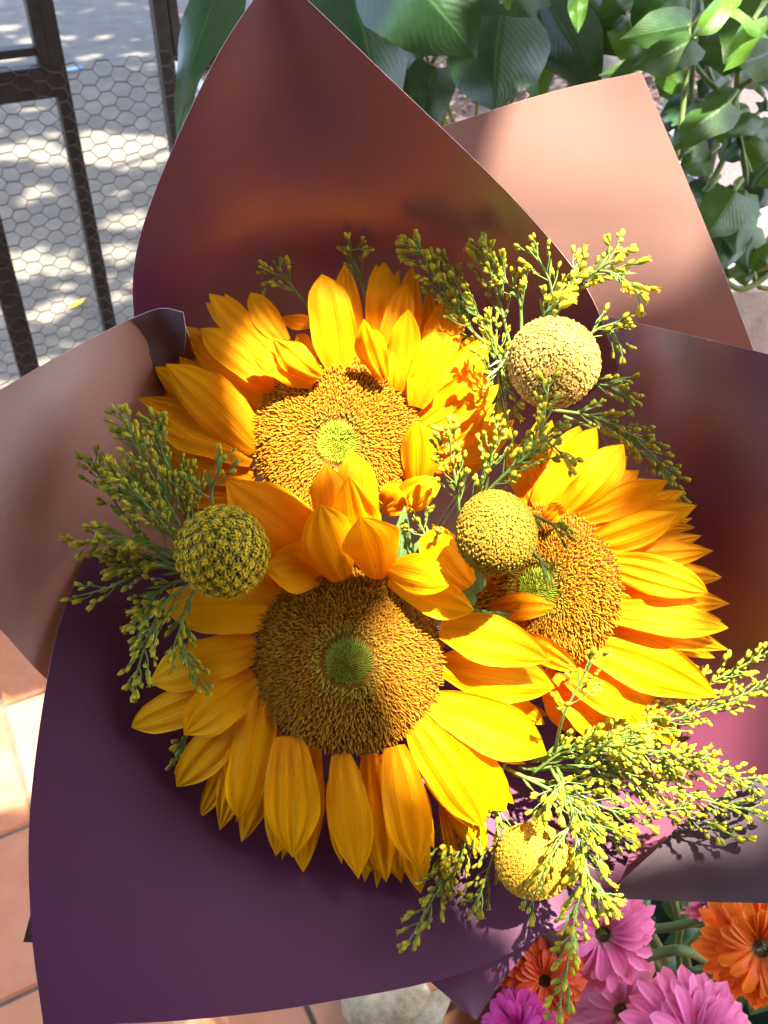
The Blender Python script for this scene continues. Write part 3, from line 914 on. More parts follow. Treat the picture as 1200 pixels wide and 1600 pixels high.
ball(866, 568, .388, 76, 'pale sunlit billy button below the goldenrod at the upper right', ((.40, .25, .05), (.64, .44, .12), (.52, .34, .075)), 500, 3)
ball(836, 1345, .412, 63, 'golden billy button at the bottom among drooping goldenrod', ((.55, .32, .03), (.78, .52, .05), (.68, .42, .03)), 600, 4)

# ------------------------------------------------------------------ goldenrod
def bud_mesh(name, mat, prof, sides=6, rays=0):
    v = []; f = []
    for (z, r_) in prof:
        for k in range(sides):
            an = 2 * math.pi * k / sides
            v.append((r_ * math.cos(an), r_ * math.sin(an), z))
    n = len(prof)
    for i in range(n - 1):
        for k in range(sides):
            k2 = (k + 1) % sides
            f.append((i * sides + k, i * sides + k2, (i + 1) * sides + k2, (i + 1) * sides + k))
    f.append(tuple(range(sides))[::-1]); f.append(tuple((n - 1) * sides + k for k in range(sides)))
    for k in range(rays):
        an = 2 * math.pi * k / rays
        d1 = Vector((math.cos(an), math.sin(an), 0)); s_ = Vector((-math.sin(an), math.cos(an), 0))
        b = Vector((0, 0, prof[-2][0])); m = len(v)
        v += [b + d1 * .0006 - s_ * .0002, b + d1 * .0006 + s_ * .0002, b + d1 * .0019 + s_ * .00035 + Vector((0, 0, .0011)), b + d1 * .0019 - s_ * .00035 + Vector((0, 0, .0011))]
        f.append((m, m + 1, m + 2, m + 3))
    return make_mesh(name, v, f, mat)
BP = [(0, .0003), (.0005, .0008), (.0014, .00118), (.0025, .00108), (.0034, .00075), (.0039, .0004)]
BP2 = [(0, .0003), (.0006, .0007), (.0018, .00105), (.0031, .00108), (.0040, .0010), (.0041, .0003)]
BP3 = [(0, .0002), (.0004, .0008), (.0011, .0011), (.0019, .0008), (.0026, .0002)]
BUDS = [bud_mesh('bud', M['bud'], BP), bud_mesh('bud', M['bud'], BP2), bud_mesh('bud', M['bud'], BP3)]
BUDY = [bud_mesh('bud', M['bud_yellow'], BP), bud_mesh('bud', M['bud_yellow'], BP2), bud_mesh('bud', M['bud_yellow'], BP2, 6, 7)]

def put_bud(root, pos, direction, big=1.0, ytone=.2, r=random):
    me = r.choice(BUDY) if r.random() < ytone else r.choice(BUDS)
    o = bpy.data.objects.new('bud', me); COL.objects.link(o); o.parent = root
    q = direction.to_track_quat('Z', 'Y')
    o.rotation_mode = 'QUATERNION'; o.rotation_quaternion = q
    s = big * r.uniform(.6, 1.05)
    o.scale = (s * r.uniform(.85, 1.1), s, s * r.uniform(.85, 1.15))
    o.location = pos - WLOC[root]

def sprig(path, label, seed, dens=1.0, spread=1.0, ytone=.2, start=.2, blen=1.0, big=1.0, droop=0.0, group='goldenrod sprays in the bouquet'):
    """path: list of (px,py,depth) from base to tip"""
    r = random.Random(seed)
    pts = [P(*p) for p in path]
    root = thing('goldenrod_spray', label, 'goldenrod', pts[0], group)
    L = sum((pts[i + 1] - pts[i]).length for i in range(len(pts) - 1))
    mb = MB()
    K = 16
    cv = [catmull(pts, k / K) for k in range(K + 1)]
    mb.tube(cv, [.0009 - .0006 * k / K for k in range(K + 1)], 5)
    nb = max(4, int(L * (1 - start) / .0026 * dens))
    ang = r.uniform(0, 6)
    for i in range(nb):
        t = start + (1 - start) * (i + .5) / nb
        p = catmull(pts, t)
        tan = (catmull(pts, min(1, t + .03)) - catmull(pts, max(0, t - .03))).normalized()
        a = tan.orthogonal().normalized(); b = tan.cross(a)
        ang += 2.4 + r.uniform(-.5, .5)
        lat = a * math.cos(ang) + b * math.sin(ang)
        # keep mostly in the fan facing the viewer
        dirn = (tan * r.uniform(.75, 1.2) + lat * r.uniform(.45, .95) * spread + Vector((0, 0, -droop))).normalized()
        bl = (.0035 + .012 * (1 - t) ** .7 * r.uniform(.5, 1.2)) * blen
        e = p + dirn * bl + tan * bl * .25
        mid = (p + e) / 2 + lat * bl * .12
        mb.tube([p, mid, e], [.00034, .0003, .00026], 4, False)
        nbud = 1 + int(bl / .0034)
        for k in range(nbud):
            s = 1 - k * .30 / max(1, nbud - 1) * 2.2 if nbud > 1 else 1
            s = max(.25, 1 - k * (.75 / max(1, nbud)))
            q = p.lerp(e, s)
            jd = (dirn + (a * r.uniform(-.7, .7) + b * r.uniform(-.7, .7))).normalized() if k else dirn
            if k:
                q2 = q + jd * .0014
                mb.tube([q, q2], .00022, 3, False); q = q2
            put_bud(root, q, jd, big, ytone, r)
    for i in range(int(3 * dens)):
        t = r.uniform(.05, .7); p = catmull(pts, t)
        tan = (catmull(pts, min(1, t + .03)) - p).normalized()
        sd_ = tan.cross(TOCAM).normalized() * r.choice([-1, 1])
        e = p + tan * .009 + sd_ * .004
        mb.add([p, (p + e) / 2 + TOCAM * .001 + sd_ * .0007, e, (p + e) / 2 + TOCAM * .001 - sd_ * .0007], [(0, 1, 2, 3)])
    put_bud(root, pts[-1], (pts[-1] - pts[-2]).normalized(), big, ytone, r)
    mb.build('stem', M['stem'], root)
    return root

SPR = [
 # left cluster
 ([(310, 880, .405), (270, 800, .395), (225, 720, .388), (192, 655, .385)], 'spray at the left whose tip reaches highest against the mauve sheet', dict(ytone=.25, dens=1.4)),
 ([(315, 880, .41), (280, 770, .400), (250, 700, .396), (243, 665, .395)], 'green spray beside the lowest left petal of the upper sunflower', dict(ytone=.2, dens=1.4)),
 ([(305, 890, .405), (230, 850, .40), (170, 770, .398), (143, 718, .40)], 'thin spray curving up along the mauve sheet at the left', dict(ytone=.25, dens=1.1)),
 ([(305, 890, .40), (240, 850, .39), (180, 840, .386), (130, 850, .386)], 'yellowish spray pointing straight left towards the paper edge', dict(ytone=.55, dens=1.25)),
 ([(310, 895, .40), (255, 820, .388), (210, 770, .384), (180, 745, .384)], 'spray of yellow buds in the middle of the left cluster', dict(ytone=.5, dens=1.6)),
 ([(310, 900, .40), (240, 885, .392), (180, 915, .39), (120, 932, .39)], 'long spray with a bud casting a shadow on the plum sheet', dict(ytone=.5, dens=.55, spread=.8)),
 ([(310, 905, .40), (260, 940, .39), (230, 1000, .388), (208, 1072, .388)], 'drooping spray hanging lowest of the left cluster', dict(ytone=.5, dens=1.2)),
 ([(315, 905, .408), (290, 950, .405), (285, 1010, .402), (318, 1070, .400)], 'spray hanging over the left petals of the front sunflower', dict(ytone=.3, dens=1.1)),
 ([(320, 880, .41), (300, 820, .408), (300, 770, .404), (292, 740, .404)], 'dark green spray tucked behind the olive billy button', dict(ytone=.1, dens=1.2)),
 ([(335, 805, .392), (330, 770, .388), (340, 740, .386), (349, 718, .385)], 'short green sprig in front of the orange petals above the olive ball', dict(ytone=0, dens=.7, start=.15)),
 ([(310, 890, .405), (260, 880, .398), (215, 880, .394), (178, 880, .393)], 'dense spray in the heart of the left cluster', dict(ytone=.5, dens=1.7)),
 ([(300, 1130, .43), (292, 1150, .428), (285, 1175, .426)], 'small sprig peeping out below the left petals of the front sunflower', dict(ytone=0, start=.1)),
 ([(312, 870, .41), (275, 830, .402), (235, 790, .396), (205, 740, .394)], 'spray filling the gap between the tallest and the middle spray at the left', dict(ytone=.3, dens=1.5)),
 ([(308, 900, .404), (262, 915, .396), (232, 945, .393), (222, 985, .392)], 'short dense spray under the left cluster against the plum sheet', dict(ytone=.4, dens=1.4)),
 # top
 ([(480, 480, .445), (462, 455, .44), (440, 430, .436), (420, 440, .435)], 'thin sprig bent over against the top sheet above the upper sunflower', dict(ytone=.05, dens=.7, start=.1)),
 ([(575, 480, .445), (562, 430, .44), (548, 395, .434), (566, 388, .430)], 'hooked sprig rising between two top petals of the upper sunflower', dict(ytone=.05, dens=.9, blen=.7)),
 # upper right
 ([(790, 560, .43), (735, 480, .425), (685, 425, .42), (646, 384, .417)], 'longest spray leaning left across the top sheet', dict(ytone=.35, dens=1.25, big=1.05)),
 ([(790, 560, .43), (740, 520, .428), (700, 470, .424), (680, 430, .422)], 'low green spray beside the top right petals of the upper sunflower', dict(ytone=.2, dens=1.2)),
 ([(800, 550, .43), (780, 470, .424), (765, 425, .42), (752, 388, .417)], 'upright spray against the dark part of the top sheet', dict(ytone=.3, dens=1.1)),
 ([(815, 540, .425), (812, 470, .42), (790, 440, .417), (778, 415, .415)], 'short spray behind the pale billy button', dict(ytone=.3, dens=1.0)),
 ([(850, 520, .42), (862, 460, .414), (850, 420, .41), (828, 392, .408)], 'sparse sprig left of the yellow flowering tip', dict(ytone=.25, dens=.6)),
 ([(860, 510, .415), (895, 450, .405), (940, 420, .40), (968, 380, .398)], 'bright yellow flowering spray rising over the rosy mauve sheet', dict(ytone=.9, dens=.75, big=1.15)),
 ([(895, 450, .405), (930, 425, .398), (965, 430, .393), (1002, 462, .39)], 'yellow sprig bending down at its tip over the rosy mauve sheet', dict(ytone=.95, dens=.8, big=1.15, start=.3)),
 ([(862, 500, .405), (868, 475, .398), (885, 455, .395), (902, 412, .394)], 'yellow sprig standing on top of the pale billy button', dict(ytone=.95, dens=.7, big=1.15)),
 ([(845, 520, .395), (850, 495, .389), (858, 482, .386), (866, 470, .385)], 'little tuft of open yellow flowers at the rim of the pale billy button', dict(ytone=1, dens=1.2, big=1.15, start=.1)),
 ([(790, 640, .42), (782, 590, .41), (775, 545, .406), (765, 508, .404)], 'lime yellow spray down the left side of the pale billy button', dict(ytone=.75, dens=1.3, start=.1)),
 ([(800, 540, .41), (780, 580, .405), (785, 615, .402), (790, 645, .40)], 'hanging sprig between the upper sunflower and the pale billy button', dict(ytone=.4, dens=.8)),
 ([(880, 560, .43), (925, 520, .428), (950, 512, .426), (972, 545, .424)], 'dull green sprig to the right of the pale billy button', dict(ytone=.05, dens=.9)),
 ([(890, 590, .435), (930, 600, .432), (960, 605, .43), (984, 628, .428)], 'dark sprig in the shade right of the pale billy button', dict(ytone=0, dens=.9)),
 ([(860, 640, .435), (920, 650, .43), (985, 680, .426), (1048, 742, .424)], 'long shaded spray arching over the turned sunflower', dict(ytone=0, dens=1.2)),
 ([(880, 650, .437), (950, 680, .434), (1020, 720, .43), (1056, 775, .428)], 'lower shaded spray against the right-hand plum sheet', dict(ytone=0, dens=.9)),
 # centre
 ([(718, 830, .405), (715, 770, .392), (705, 715, .386), (698, 678, .384)], 'upright sprig just left of the mustard billy button', dict(ytone=.1, dens=1.2, start=.15)),
 ([(730, 830, .405), (750, 770, .393), (765, 720, .388), (775, 675, .386)], 'pale sprig rising behind the mustard billy button', dict(ytone=.1, dens=1.1)),
 ([(740, 790, .395), (790, 740, .382), (840, 690, .374), (858, 600, .370)], 'sunlit sprig whose tip crosses the pale billy button', dict(ytone=.15, dens=1.05)),
 ([(760, 770, .39), (815, 715, .38), (850, 690, .376), (888, 718, .374)], 'short pale sprig bending right above the mustard billy button', dict(ytone=.1, dens=.8)),
 ([(690, 860, .41), (668, 840, .404), (655, 815, .402)], 'small sprig deep between the three sunflowers', dict(ytone=.1, dens=.9, start=.1)),
 ([(820, 800, .385), (845, 810, .38), (862, 820, .378), (876, 834, .377)], 'tiny sprig in front of the turned disc beside the mustard ball', dict(ytone=.1, dens=.7, blen=.7, start=.3)),
 ([(828, 850, .385), (838, 868, .382), (848, 878, .38), (860, 892, .379)], 'two bud sprig under the mustard billy button by the green centre', dict(ytone=.1, dens=.5, blen=.6, start=.4)),
 # right / bottom right
 ([(850, 1180, .43), (960, 1130, .425), (1080, 1080, .418), (1195, 1022, .412)], 'sunlit spray reaching the right edge highest of the lower right ones', dict(ytone=.2, dens=1.3, big=1.05)),
 ([(850, 1180, .43), (990, 1140, .42), (1100, 1110, .414), (1196, 1070, .408)], 'sunlit spray just below the brightest petal', dict(ytone=.15, dens=1.3)),
 ([(830, 1190, .43), (960, 1180, .42), (1080, 1200, .412), (1200, 1225, .405)], 'long spray of lime buds running across to the right edge', dict(ytone=.3, dens=1.5)),
 ([(830, 1190, .425), (930, 1160, .415), (1020, 1180, .408), (1100, 1185, .404)], 'thick bright spray under the lowest petals of the turned sunflower', dict(ytone=.35, dens=1.6, big=1.05)),
 ([(820, 1200, .43), (940, 1200, .42), (1060, 1240, .414), (1190, 1270, .408)], 'spray crossing onto the greyish fold', dict(ytone=.3, dens=1.4)),
 ([(810, 1200, .43), (930, 1210, .425), (1050, 1265, .418), (1155, 1308, .414)], 'thin spray ending in single buds over the greyish fold', dict(ytone=.3, dens=.8)),
 ([(800, 1210, .43), (880, 1230, .42), (970, 1270, .414), (1072, 1262, .41)], 'mid green spray below the long right-hand sprays', dict(ytone=.2, dens=1.2)),
 ([(790, 1200, .42), (870, 1240, .408), (920, 1280, .402), (985, 1312, .400)], 'spray of plump buds in the middle of the lower right cluster', dict(ytone=.45, dens=1.2, big=1.1)),
 ([(830, 1210, .43), (870, 1180, .42), (900, 1170, .416), (935, 1150, .414)], 'leafy tuft below the shaded petals of the turned sunflower', dict(ytone=.1, dens=1.3)),
 ([(868, 1170, .415), (880, 1120, .395), (905, 1070, .388), (928, 1030, .384)], 'dark sprig standing in front of the turned sunflower', dict(ytone=0, dens=.5, start=.3)),
 ([(900, 1190, .415), (935, 1170, .398), (960, 1155, .39), (1005, 1142, .386)], 'shaded sprig with flat buds over the sunlit lower petal', dict(ytone=0, dens=.6, start=.3, big=1.15)),
 # bottom
 ([(745, 1210, .44), (735, 1290, .432), (690, 1380, .422), (640, 1470, .414)], 'curving spray that hangs onto the bottom plum sheet', dict(ytone=.35, dens=1.15, big=1.05)),
 ([(720, 1230, .44), (700, 1290, .435), (690, 1340, .43), (700, 1390, .428)], 'dense green spray below the front sunflower petals', dict(ytone=.3, dens=1.4)),
 ([(770, 1210, .438), (780, 1290, .43), (760, 1370, .424), (742, 1412, .422)], 'spray of small buds left of the golden billy button', dict(ytone=.2, dens=.9)),
 ([(790, 1190, .43), (775, 1230, .425), (768, 1260, .422), (790, 1300, .42)], 'short upright tuft above the golden billy button', dict(ytone=.3, dens=1.1)),
 ([(860, 1200, .425), (895, 1270, .40), (860, 1340, .388), (828, 1418, .384)], 'drooping sprig crossing in front of the golden billy button', dict(ytone=.5, dens=.45, big=1.05)),
 ([(870, 1200, .425), (915, 1310, .398), (898, 1440, .388), (868, 1600, .38)], 'longest hanging spray reaching the gerberas at the bottom edge', dict(ytone=.3, dens=1.05, big=1.1)),
 ([(870, 1210, .42), (905, 1320, .398), (925, 1380, .392), (945, 1400, .39)], 'spray drooping towards the greyish fold and the pink gerbera', dict(ytone=.4, dens=1.2, big=1.1)),
 ([(870, 1200, .415), (880, 1225, .404), (862, 1240, .40), (848, 1262, .398)], 'open yellow florets above the golden billy button', dict(ytone=.9, dens=.9, big=1.15)),
]
for i, (path, lab, kw) in enumerate(SPR):
    sprig(path, 'goldenrod ' + lab, 40 + i, **kw)

# ------------------------------------------------------------------ gerberas behind the bouquet
def gerb_mat(name, a, b, cen):
    m = N(name); uv = m.uv()
    sep = m.n('ShaderNodeSeparateXYZ'); m.l(uv, sep.inputs[0])
    st = m.noise(m.mapping(uv, (12, .8, 1)), 1.2, 3)
    c = m.ramp(sep.outputs[1], [(0, cen), (.3, a), (1, b)])
    c = m.mix(m.ramp(st, [(.4, (0, 0, 0)), (.7, (.5, .5, .5))]), c, tuple(x * .6 for x in a))
    m.color(c); m.set(.5, .3); m.translucent(c, .3); return m.m
GP = gerb_mat('pink_gerbera', (.80, .14, .38), (.90, .28, .52), (.75, .35, .45))
GPL = gerb_mat('light_pink_gerbera', (.74, .22, .42), (.85, .40, .56), (.72, .35, .2))
GM = gerb_mat('magenta_gerbera', (.62, .03, .27), (.74, .08, .40), (.5, .03, .2))
GO = gerb_mat('orange_gerbera', (.88, .17, .015), (.92, .26, .02), (.75, .25, .05))
GR = gerb_mat('red_orange_gerbera', (.62, .06, .01), (.70, .09, .015), (.65, .12, .02))
BK = P(1060, 1560, .98)
def gerbera(cx, cy, d, rpx, n, label, mat, seed, ccol=(.25, .30, .05), rings=3, npet=36):
    r = random.Random(seed)
    c, nn, rt, up = disc_frame(cx, cy, d, n)
    R = rpx / FPX * d
    root = thing('gerbera', label, 'gerbera', c, 'gerberas below the wrapped bouquet')
    for ring in range(rings):
        Lp = R * (1, .9, .68)[ring]
        wd = R * .21
        for vnt in range(1):
            p0 = Vector((0, .14 * R, 0)); p2 = Vector((0, Lp, -.03 * R + .1 * R * ring)); p1 = Vector((0, Lp * .55, .14 * R + .06 * R * ring))
            vv, ff, uv = blade(p0, p1, p2, wd, ([0, .3, .7, .9, .97, 1], [.5, .85, 1, .85, .55, .1]), Vector((1, 0, 0)), cup=.3, ridge=R * .008, nridge=4, nu=6, nv=9, seed=seed + ring)
            me = make_mesh('petal', vv, ff, mat, uv)
        base = Matrix((rt, up, nn)).transposed()
        for k in range(npet):
            o = bpy.data.objects.new('petal', me); COL.objects.link(o); o.parent = root
            rot = base @ Matrix.Rotation(2 * math.pi * (k + .5 * ring) / npet + r.uniform(-.07, .07), 3, 'Z') @ Matrix.Rotation(r.uniform(-.22, .15), 3, 'X') @ Matrix.Rotation(r.uniform(-.3, .3), 3, 'Y')
            o.rotation_euler = rot.to_euler(); s = r.uniform(.88, 1.08); o.scale = (s, s, s)
            o.location = nn * (.0008 * (k % 2) + .002 * ring)
    v, f, cl = [], [], []
    for i in range(260):
        q = math.sqrt((i + .5) / 260); an = i * 2.4
        rad = rt * math.cos(an) + up * math.sin(an)
        base_ = c + rad * (R * .27 * q) + nn * (.002 + R * .04 * (1 - q))
        tcol = ccol if q > .45 else tuple(x * .35 for x in ccol)
        floret_mesh(v, f, cl, base_, (nn + rad * .6 * q).normalized(), rad, R * .07, R * .012, tuple(x * .3 for x in tcol), tcol, 4)
    part('flower_centre', v, f, M['floret'], root, cols=cl, kind='stuff')
    s = MB(); e = BK + Vector((r.uniform(-.04, .04), r.uniform(-.04, .04), 0))
    path = [c - nn * .003, c - nn * .06, (c + e) / 2 - nn * .03, e]
    s.tube([catmull(path, k / 10) for k in range(11)], .0032, 7); s.build('stem', M['gerb_stem'], root)
    return root
gerbera(938, 1456, .61, 92, (.1, .1, 1), 'pink gerbera touching the tip of the lower plum sheet', GP, 1)
gerbera(970, 1578, .63, 88, (-.1, .3, .9), 'pale pink gerbera low between two deeper pink ones', GPL, 2, (.5, .4, .1))
gerbera(1082, 1628, .58, 112, (.0, .55, .8), 'large pink gerbera cut off by the bottom edge', GP, 3)
gerbera(1186, 1478, .61, 98, (-.15, .1, 1), 'orange gerbera with a ringed green centre at the right edge', GO, 4, (.42, .36, .07))
gerbera(848, 1530, .59, 72, (.1, .2, .9), 'red orange gerbera half hidden behind the hanging goldenrod', GR, 5, (.3, .12, .02))
gerbera(812, 1608, .57, 62, (-.3, .4, .8), 'dark magenta gerbera at the bottom edge by the kraft paper', GM, 6)
gerbera(880, 1440, .66, 60, (-.2, -.2, .9), 'magenta gerbera tucked behind the edge of the plum sheet', GM, 7)
gerbera(1102, 1408, .66, 42, (.3, -.6, .6), 'pink gerbera mostly hidden under the greyish fold', GPL, 8)
# loose stems and leaves of the gerbera bunch
bucket = thing('flower_bucket', 'dark green bucket holding the gerberas below the bouquet', 'bucket', (BK.x + .02, BK.y + .03, 0))
v, f = [], []
bc = Vector((BK.x + .02, BK.y + .03, 0)); topz = BK.z - .02
K = 32
prof = [(.10, 0), (.135, topz), (.142, topz), (.142, topz + .008), (.128, topz + .008), (.125, topz - .02), (.095, .02), (0.001, .02)]
for (r_, z) in prof:
    for k in range(K):
        an = 2 * math.pi * k / K; v.append(bc + Vector((r_ * math.cos(an), r_ * math.sin(an), z)))
for j in range(len(prof) - 1):
    for k in range(K):
        f.append((j * K + k, j * K + (k + 1) % K, (j + 1) * K + (k + 1) % K, (j + 1) * K + k))
part('bucket_body', v, f, M['bucket'], bucket)
green = thing('greenery_bunch', 'bunch of green stalks and leaves standing between the gerberas', 'foliage', BK)
stalks = [[(1000, 1500, .70), (1060, 1485, .68), (1110, 1510, .72), (1130, 1600, .8)], [(1000, 1452, .70), (1050, 1448, .68), (1110, 1430, .67), (1200, 1380, .7)],
          [(1010, 1400, .72), (1008, 1440, .71), (1040, 1500, .74)], [(1060, 1490, .69), (1095, 1460, .69), (1120, 1440, .7)], [(985, 1400, .74), (1010, 1480, .74), (1060, 1560, .8)],
          [(1075, 1400, .74), (1060, 1480, .75), (1070, 1560, .8)], [(1130, 1540, .66), (1160, 1590, .68), (1200, 1640, .72)]]
for q in stalks:
    mb = MB(); pp = [P(*a) for a in q]
    mb.tube([catmull(pp, k / 10) for k in range(11)], random.uniform(.0026, .0042), 7); mb.build('stalk', M['gerb_stem'], green)
for i in range(46):
    px, py = random.uniform(820, 1230), random.uniform(1400, 1640)
    d = random.uniform(.74, .86)
    p0 = P(px, py, d); a = random.uniform(0, 6.28); L = random.uniform(.03, .06)
    p2 = p0 + cam_dir(math.cos(a), math.sin(a), random.uniform(-.4, .5)) * L
    sdv = cam_dir(-math.sin(a), math.cos(a), random.uniform(-.5, .5))
    vv, ff, uv = blade(p0, (p0 + p2) / 2 + TOCAM * .006, p2, random.uniform(.018, .03), PROF_LANCE, sdv, cup=.3, wav=.002, nu=4, nv=8, seed=i)
    part('leaf', vv, ff, M['leaf_dark'], green, uvs=uv)
kr = thing('kraft_wrap', 'brown kraft paper sleeve beside the red orange gerbera', 'wrapping paper', P(770, 1560, .62))
v = []; f = []
for j in range(9):
    for i in range(7):
        t = j / 8; u = i / 6
        x = 690 + 125 * u + 60 * (1 - t) * (1 + .3 * u) - 30 * t; y = 1455 + 220 * t
        v.append(P(x, y, .56 + .03 * math.sin(u * 2.5) + .04 * t))
for j in range(8):
    for i in range(6):
        a = j * 7 + i; f.append((a, a + 7, a + 8, a + 1))
o = part('paper_sheet', v, f, M['kraft'], kr); s = o.modifiers.new('thickness', 'SOLIDIFY'); s.thickness = .0006

# pale stones on the floor at the bottom
def rock(cx, cy, d, r_, sq, label, seed, col):
    c = G(cx, cy); c.z = r_ * sq * .6
    root = thing('stone', label, 'stone', Vector((c.x, c.y, 0)), None)
    r = random.Random(seed); v = []; f = []; K, J = 18, 10
    dirs = [Vector((r.uniform(-1, 1), r.uniform(-1, 1), r.uniform(-1, 1))).normalized() for _ in range(14)]
    for j in range(J + 1):
        th = math.pi * j / J
        for k in range(K):
            an = 2 * math.pi * k / K
            dv = Vector((math.sin(th) * math.cos(an), math.sin(th) * math.sin(an), math.cos(th)))
            s = 1 + .10 * sum(max(0, dv.dot(q) - .75) * 2 for q in dirs) - .05 * math.sin(7 * dv.x + seed) - .05 * math.sin(6 * dv.y)
            v.append(c + Vector((dv.x * r_ * 1.25, dv.y * r_, dv.z * r_ * sq)) * s)
    for j in range(J):
        for k in range(K):
            f.append((j * K + k, (j + 1) * K + k, (j + 1) * K + (k + 1) % K, j * K + (k + 1) % K))
    part('stone_body', v, f, col, root)
M['stone'] = ground_mat('pale_stone', (.20, .155, .09), (.42, .35, .22), 30, 90, .8)
rock(605, 1572, .9, .055, .55, 'cream weathered stone on the floor below the plum sheet', 3, M['stone'])
rock(700, 1608, .9, .045, .6, 'small grey stone beside the dark plum paper point', 5, M['stone'])

# ------------------------------------------------------------------ arrow leaved plant at the top
def leaf_part(root, b, t, wpx, d0, d1, mat, arch=.01, roll=0.0, lobe=.16, bend=0, fold=.25, seed=0, twist=0.0, wav=.004, petiole=None, label=None, name='leaf', prof=PROF_HEART, curl=0):
    bx, by = b; tx, ty = t
    p0, p2 = P(bx, by, d0), P(tx, ty, d1)
    dx, dy = tx - bx, ty - by; Lp = math.hypot(dx, dy)
    p1 = P((bx + tx) / 2 - dy / Lp * bend, (by + ty) / 2 + dx / Lp * bend, (d0 + d1) / 2 - arch)
    side = (cam_dir(dy / Lp, dx / Lp, 0) + TOCAM * roll).normalized()
    vv, ff, uv = blade(p0, p1, p2, wpx / FPX * d0, prof, side, cup=.12, fold=fold, wav=wav, nu=16, nv=22, lobe=lobe, seed=seed, twist=twist, tipcurl=curl)
    o = part(name, vv, ff, mat, root, uvs=uv, label=label)
    if petiole is not None:
        mb = MB(); e = P(*petiole)
        mb.tube([p0 + (p2 - p0) * .02, p0.lerp(e, .4) - TOCAM * .012, e], [.0022, .0022, .0028], 6)
        mb.build('petiole', M['stem_dark'], root)
    return o
arrow = thing('arrowhead_plant', 'dark glossy plant with big arrow shaped leaves above the wrapped bouquet', 'plant', P(760, 300, 1.25))
AP = (740, 260, 1.25)
leaf_part(arrow, (338, -10), (277, 220), 92, .98, .93, M['leaf_dark'], .02, .15, .16, 14, .2, 1, petiole=(480, 60, 1.1), wav=.005, prof=([0, .06, .2, .35, .5, .65, .8, 1], [.7, .9, 1, .9, .6, .36, .24, .03]), label='large pointed leaf hanging by the fence post')
leaf_part(arrow, (545, -40), (596, 205), 170, .99, .95, M['leaf_dark'], .02, -.2, .2, -10, .3, 2, petiole=AP)
leaf_part(arrow, (610, -60), (745, 92), 190, .90, .90, M['leaf_mid2'] if 'leaf_mid2' in M else M['leaf_dark'], .03, .35, .18, -14, .18, 3, petiole=AP)
leaf_part(arrow, (783, 25), (775, 178), 165, .96, .93, M['leaf_dark'], .025, .1, .2, 10, .35, 4, petiole=(800, 220, 1.2), label='broad dark leaf with a pale midrib')
leaf_part(arrow, (760, -80), (880, 110), 130, 1.02, 1.0, M['leaf_dark'], .02, -.4, .2, -8, .2, 5, petiole=AP)
leaf_part(arrow, (860, 10), (935, 150), 110, 1.0, .98, M['leaf_dark'], .02, .2, .2, -6, .3, 6, petiole=AP)
leaf_part(arrow, (900, -20), (990, 95), 110, 1.05, 1.0, M['leaf_dark'], .02, -.2, .2, -6, .3, 16, petiole=AP)
leaf_part(arrow, (640, 110), (592, 175), 66, 1.06, 1.05, M['leaf_dark'], .01, .2, .2, 6, .2, 7, petiole=AP)
leaf_part(arrow, (680, 105), (672, 200), 80, 1.05, 1.03, M['leaf_dark'], .01, -.2, .2, 6, .2, 8, petiole=AP)
leaf_part(arrow, (628, 62), (662, 108), 48, 1.12, 1.1, M['leaf_dark'], .01, .5, .2, 3, .2, 9, petiole=AP)
leaf_part(arrow, (840, 60), (845, 170), 70, 1.08, 1.06, M['leaf_mid'], .01, .5, .2, 3, .2, 10, petiole=AP)
leaf_part(arrow, (905, -20), (903, 52), 34, .86, .85, M['leaf_lime'], .01, .2, .1, 3, .3, 11, petiole=(900, -120, .9), label='small sunlit lime leaf hanging at the top')
leaf_part(arrow, (790, -20), (796, 16), 26, .9, .9, M['leaf_lime'], .01, .2, .1, 3, .3, 12, petiole=(780, -120, .95))
leaf_part(arrow, (345, -20), (392, 70), 60, 1.05, 1.05, M['leaf_dark'], .01, -.3, .2, 3, .3, 13, petiole=(420, 60, 1.15))
for (x0, y0, x1, y1) in ((655, 35, 596, 150), (700, 60, 630, 150), (745, 80, 640, 170), (700, 90, 690, 200), (900, 60, 760, 230)):
    mb = MB(); mb.tube([P(x0, y0, 1.1), P((x0 + x1) / 2 + 6, (y0 + y1) / 2, 1.12), P(x1, y1, 1.15)], .0028, 6); mb.build('stalk', M['stem_dark'], arrow)

# ------------------------------------------------------------------ trailing vine at the right
vine = thing('trailing_vine', 'leafy green vine trailing down in front of the pale wall at the right', 'plant', P(1120, -60, .95))
vp = [[(1080, -80, .95), (1075, 60, .93), (1068, 160, .95), (1055, 260, .97)], [(1100, -80, .96), (1085, 80, .98), (1082, 190, 1.0), (1120, 330, 1.0), (1140, 470, 1.02)],
      [(1190, -60, .95), (1160, 60, .95), (1150, 180, .98), (1165, 300, 1.0), (1120, 420, 1.02)], [(1230, 60, .95), (1180, 120, .96), (1150, 150, .97), (1130, 250, .98), (1080, 330, 1.0)],
      [(1240, 230, .98), (1190, 270, .98), (1170, 330, 1.0), (1180, 440, 1.02), (1220, 450, 1.02)], [(1060, -60, 1.02), (1110, 120, 1.04), (1180, 300, 1.05), (1160, 440, 1.05)],
      [(1000, -60, 1.0), (1050, 40, 1.0), (1100, 120, 1.0), (1160, 170, 1.0)], [(1215, 420, 1.0), (1160, 452, 1.0), (1120, 425, 1.0), (1090, 390, 1.0)]]
for q in vp:
    pp = [P(*a) for a in q]; mb = MB()
    mb.tube([catmull(pp, k / 16) for k in range(17)], random.uniform(.0022, .0034), 6); mb.build('vine_stem', M['stem_dark'], vine)
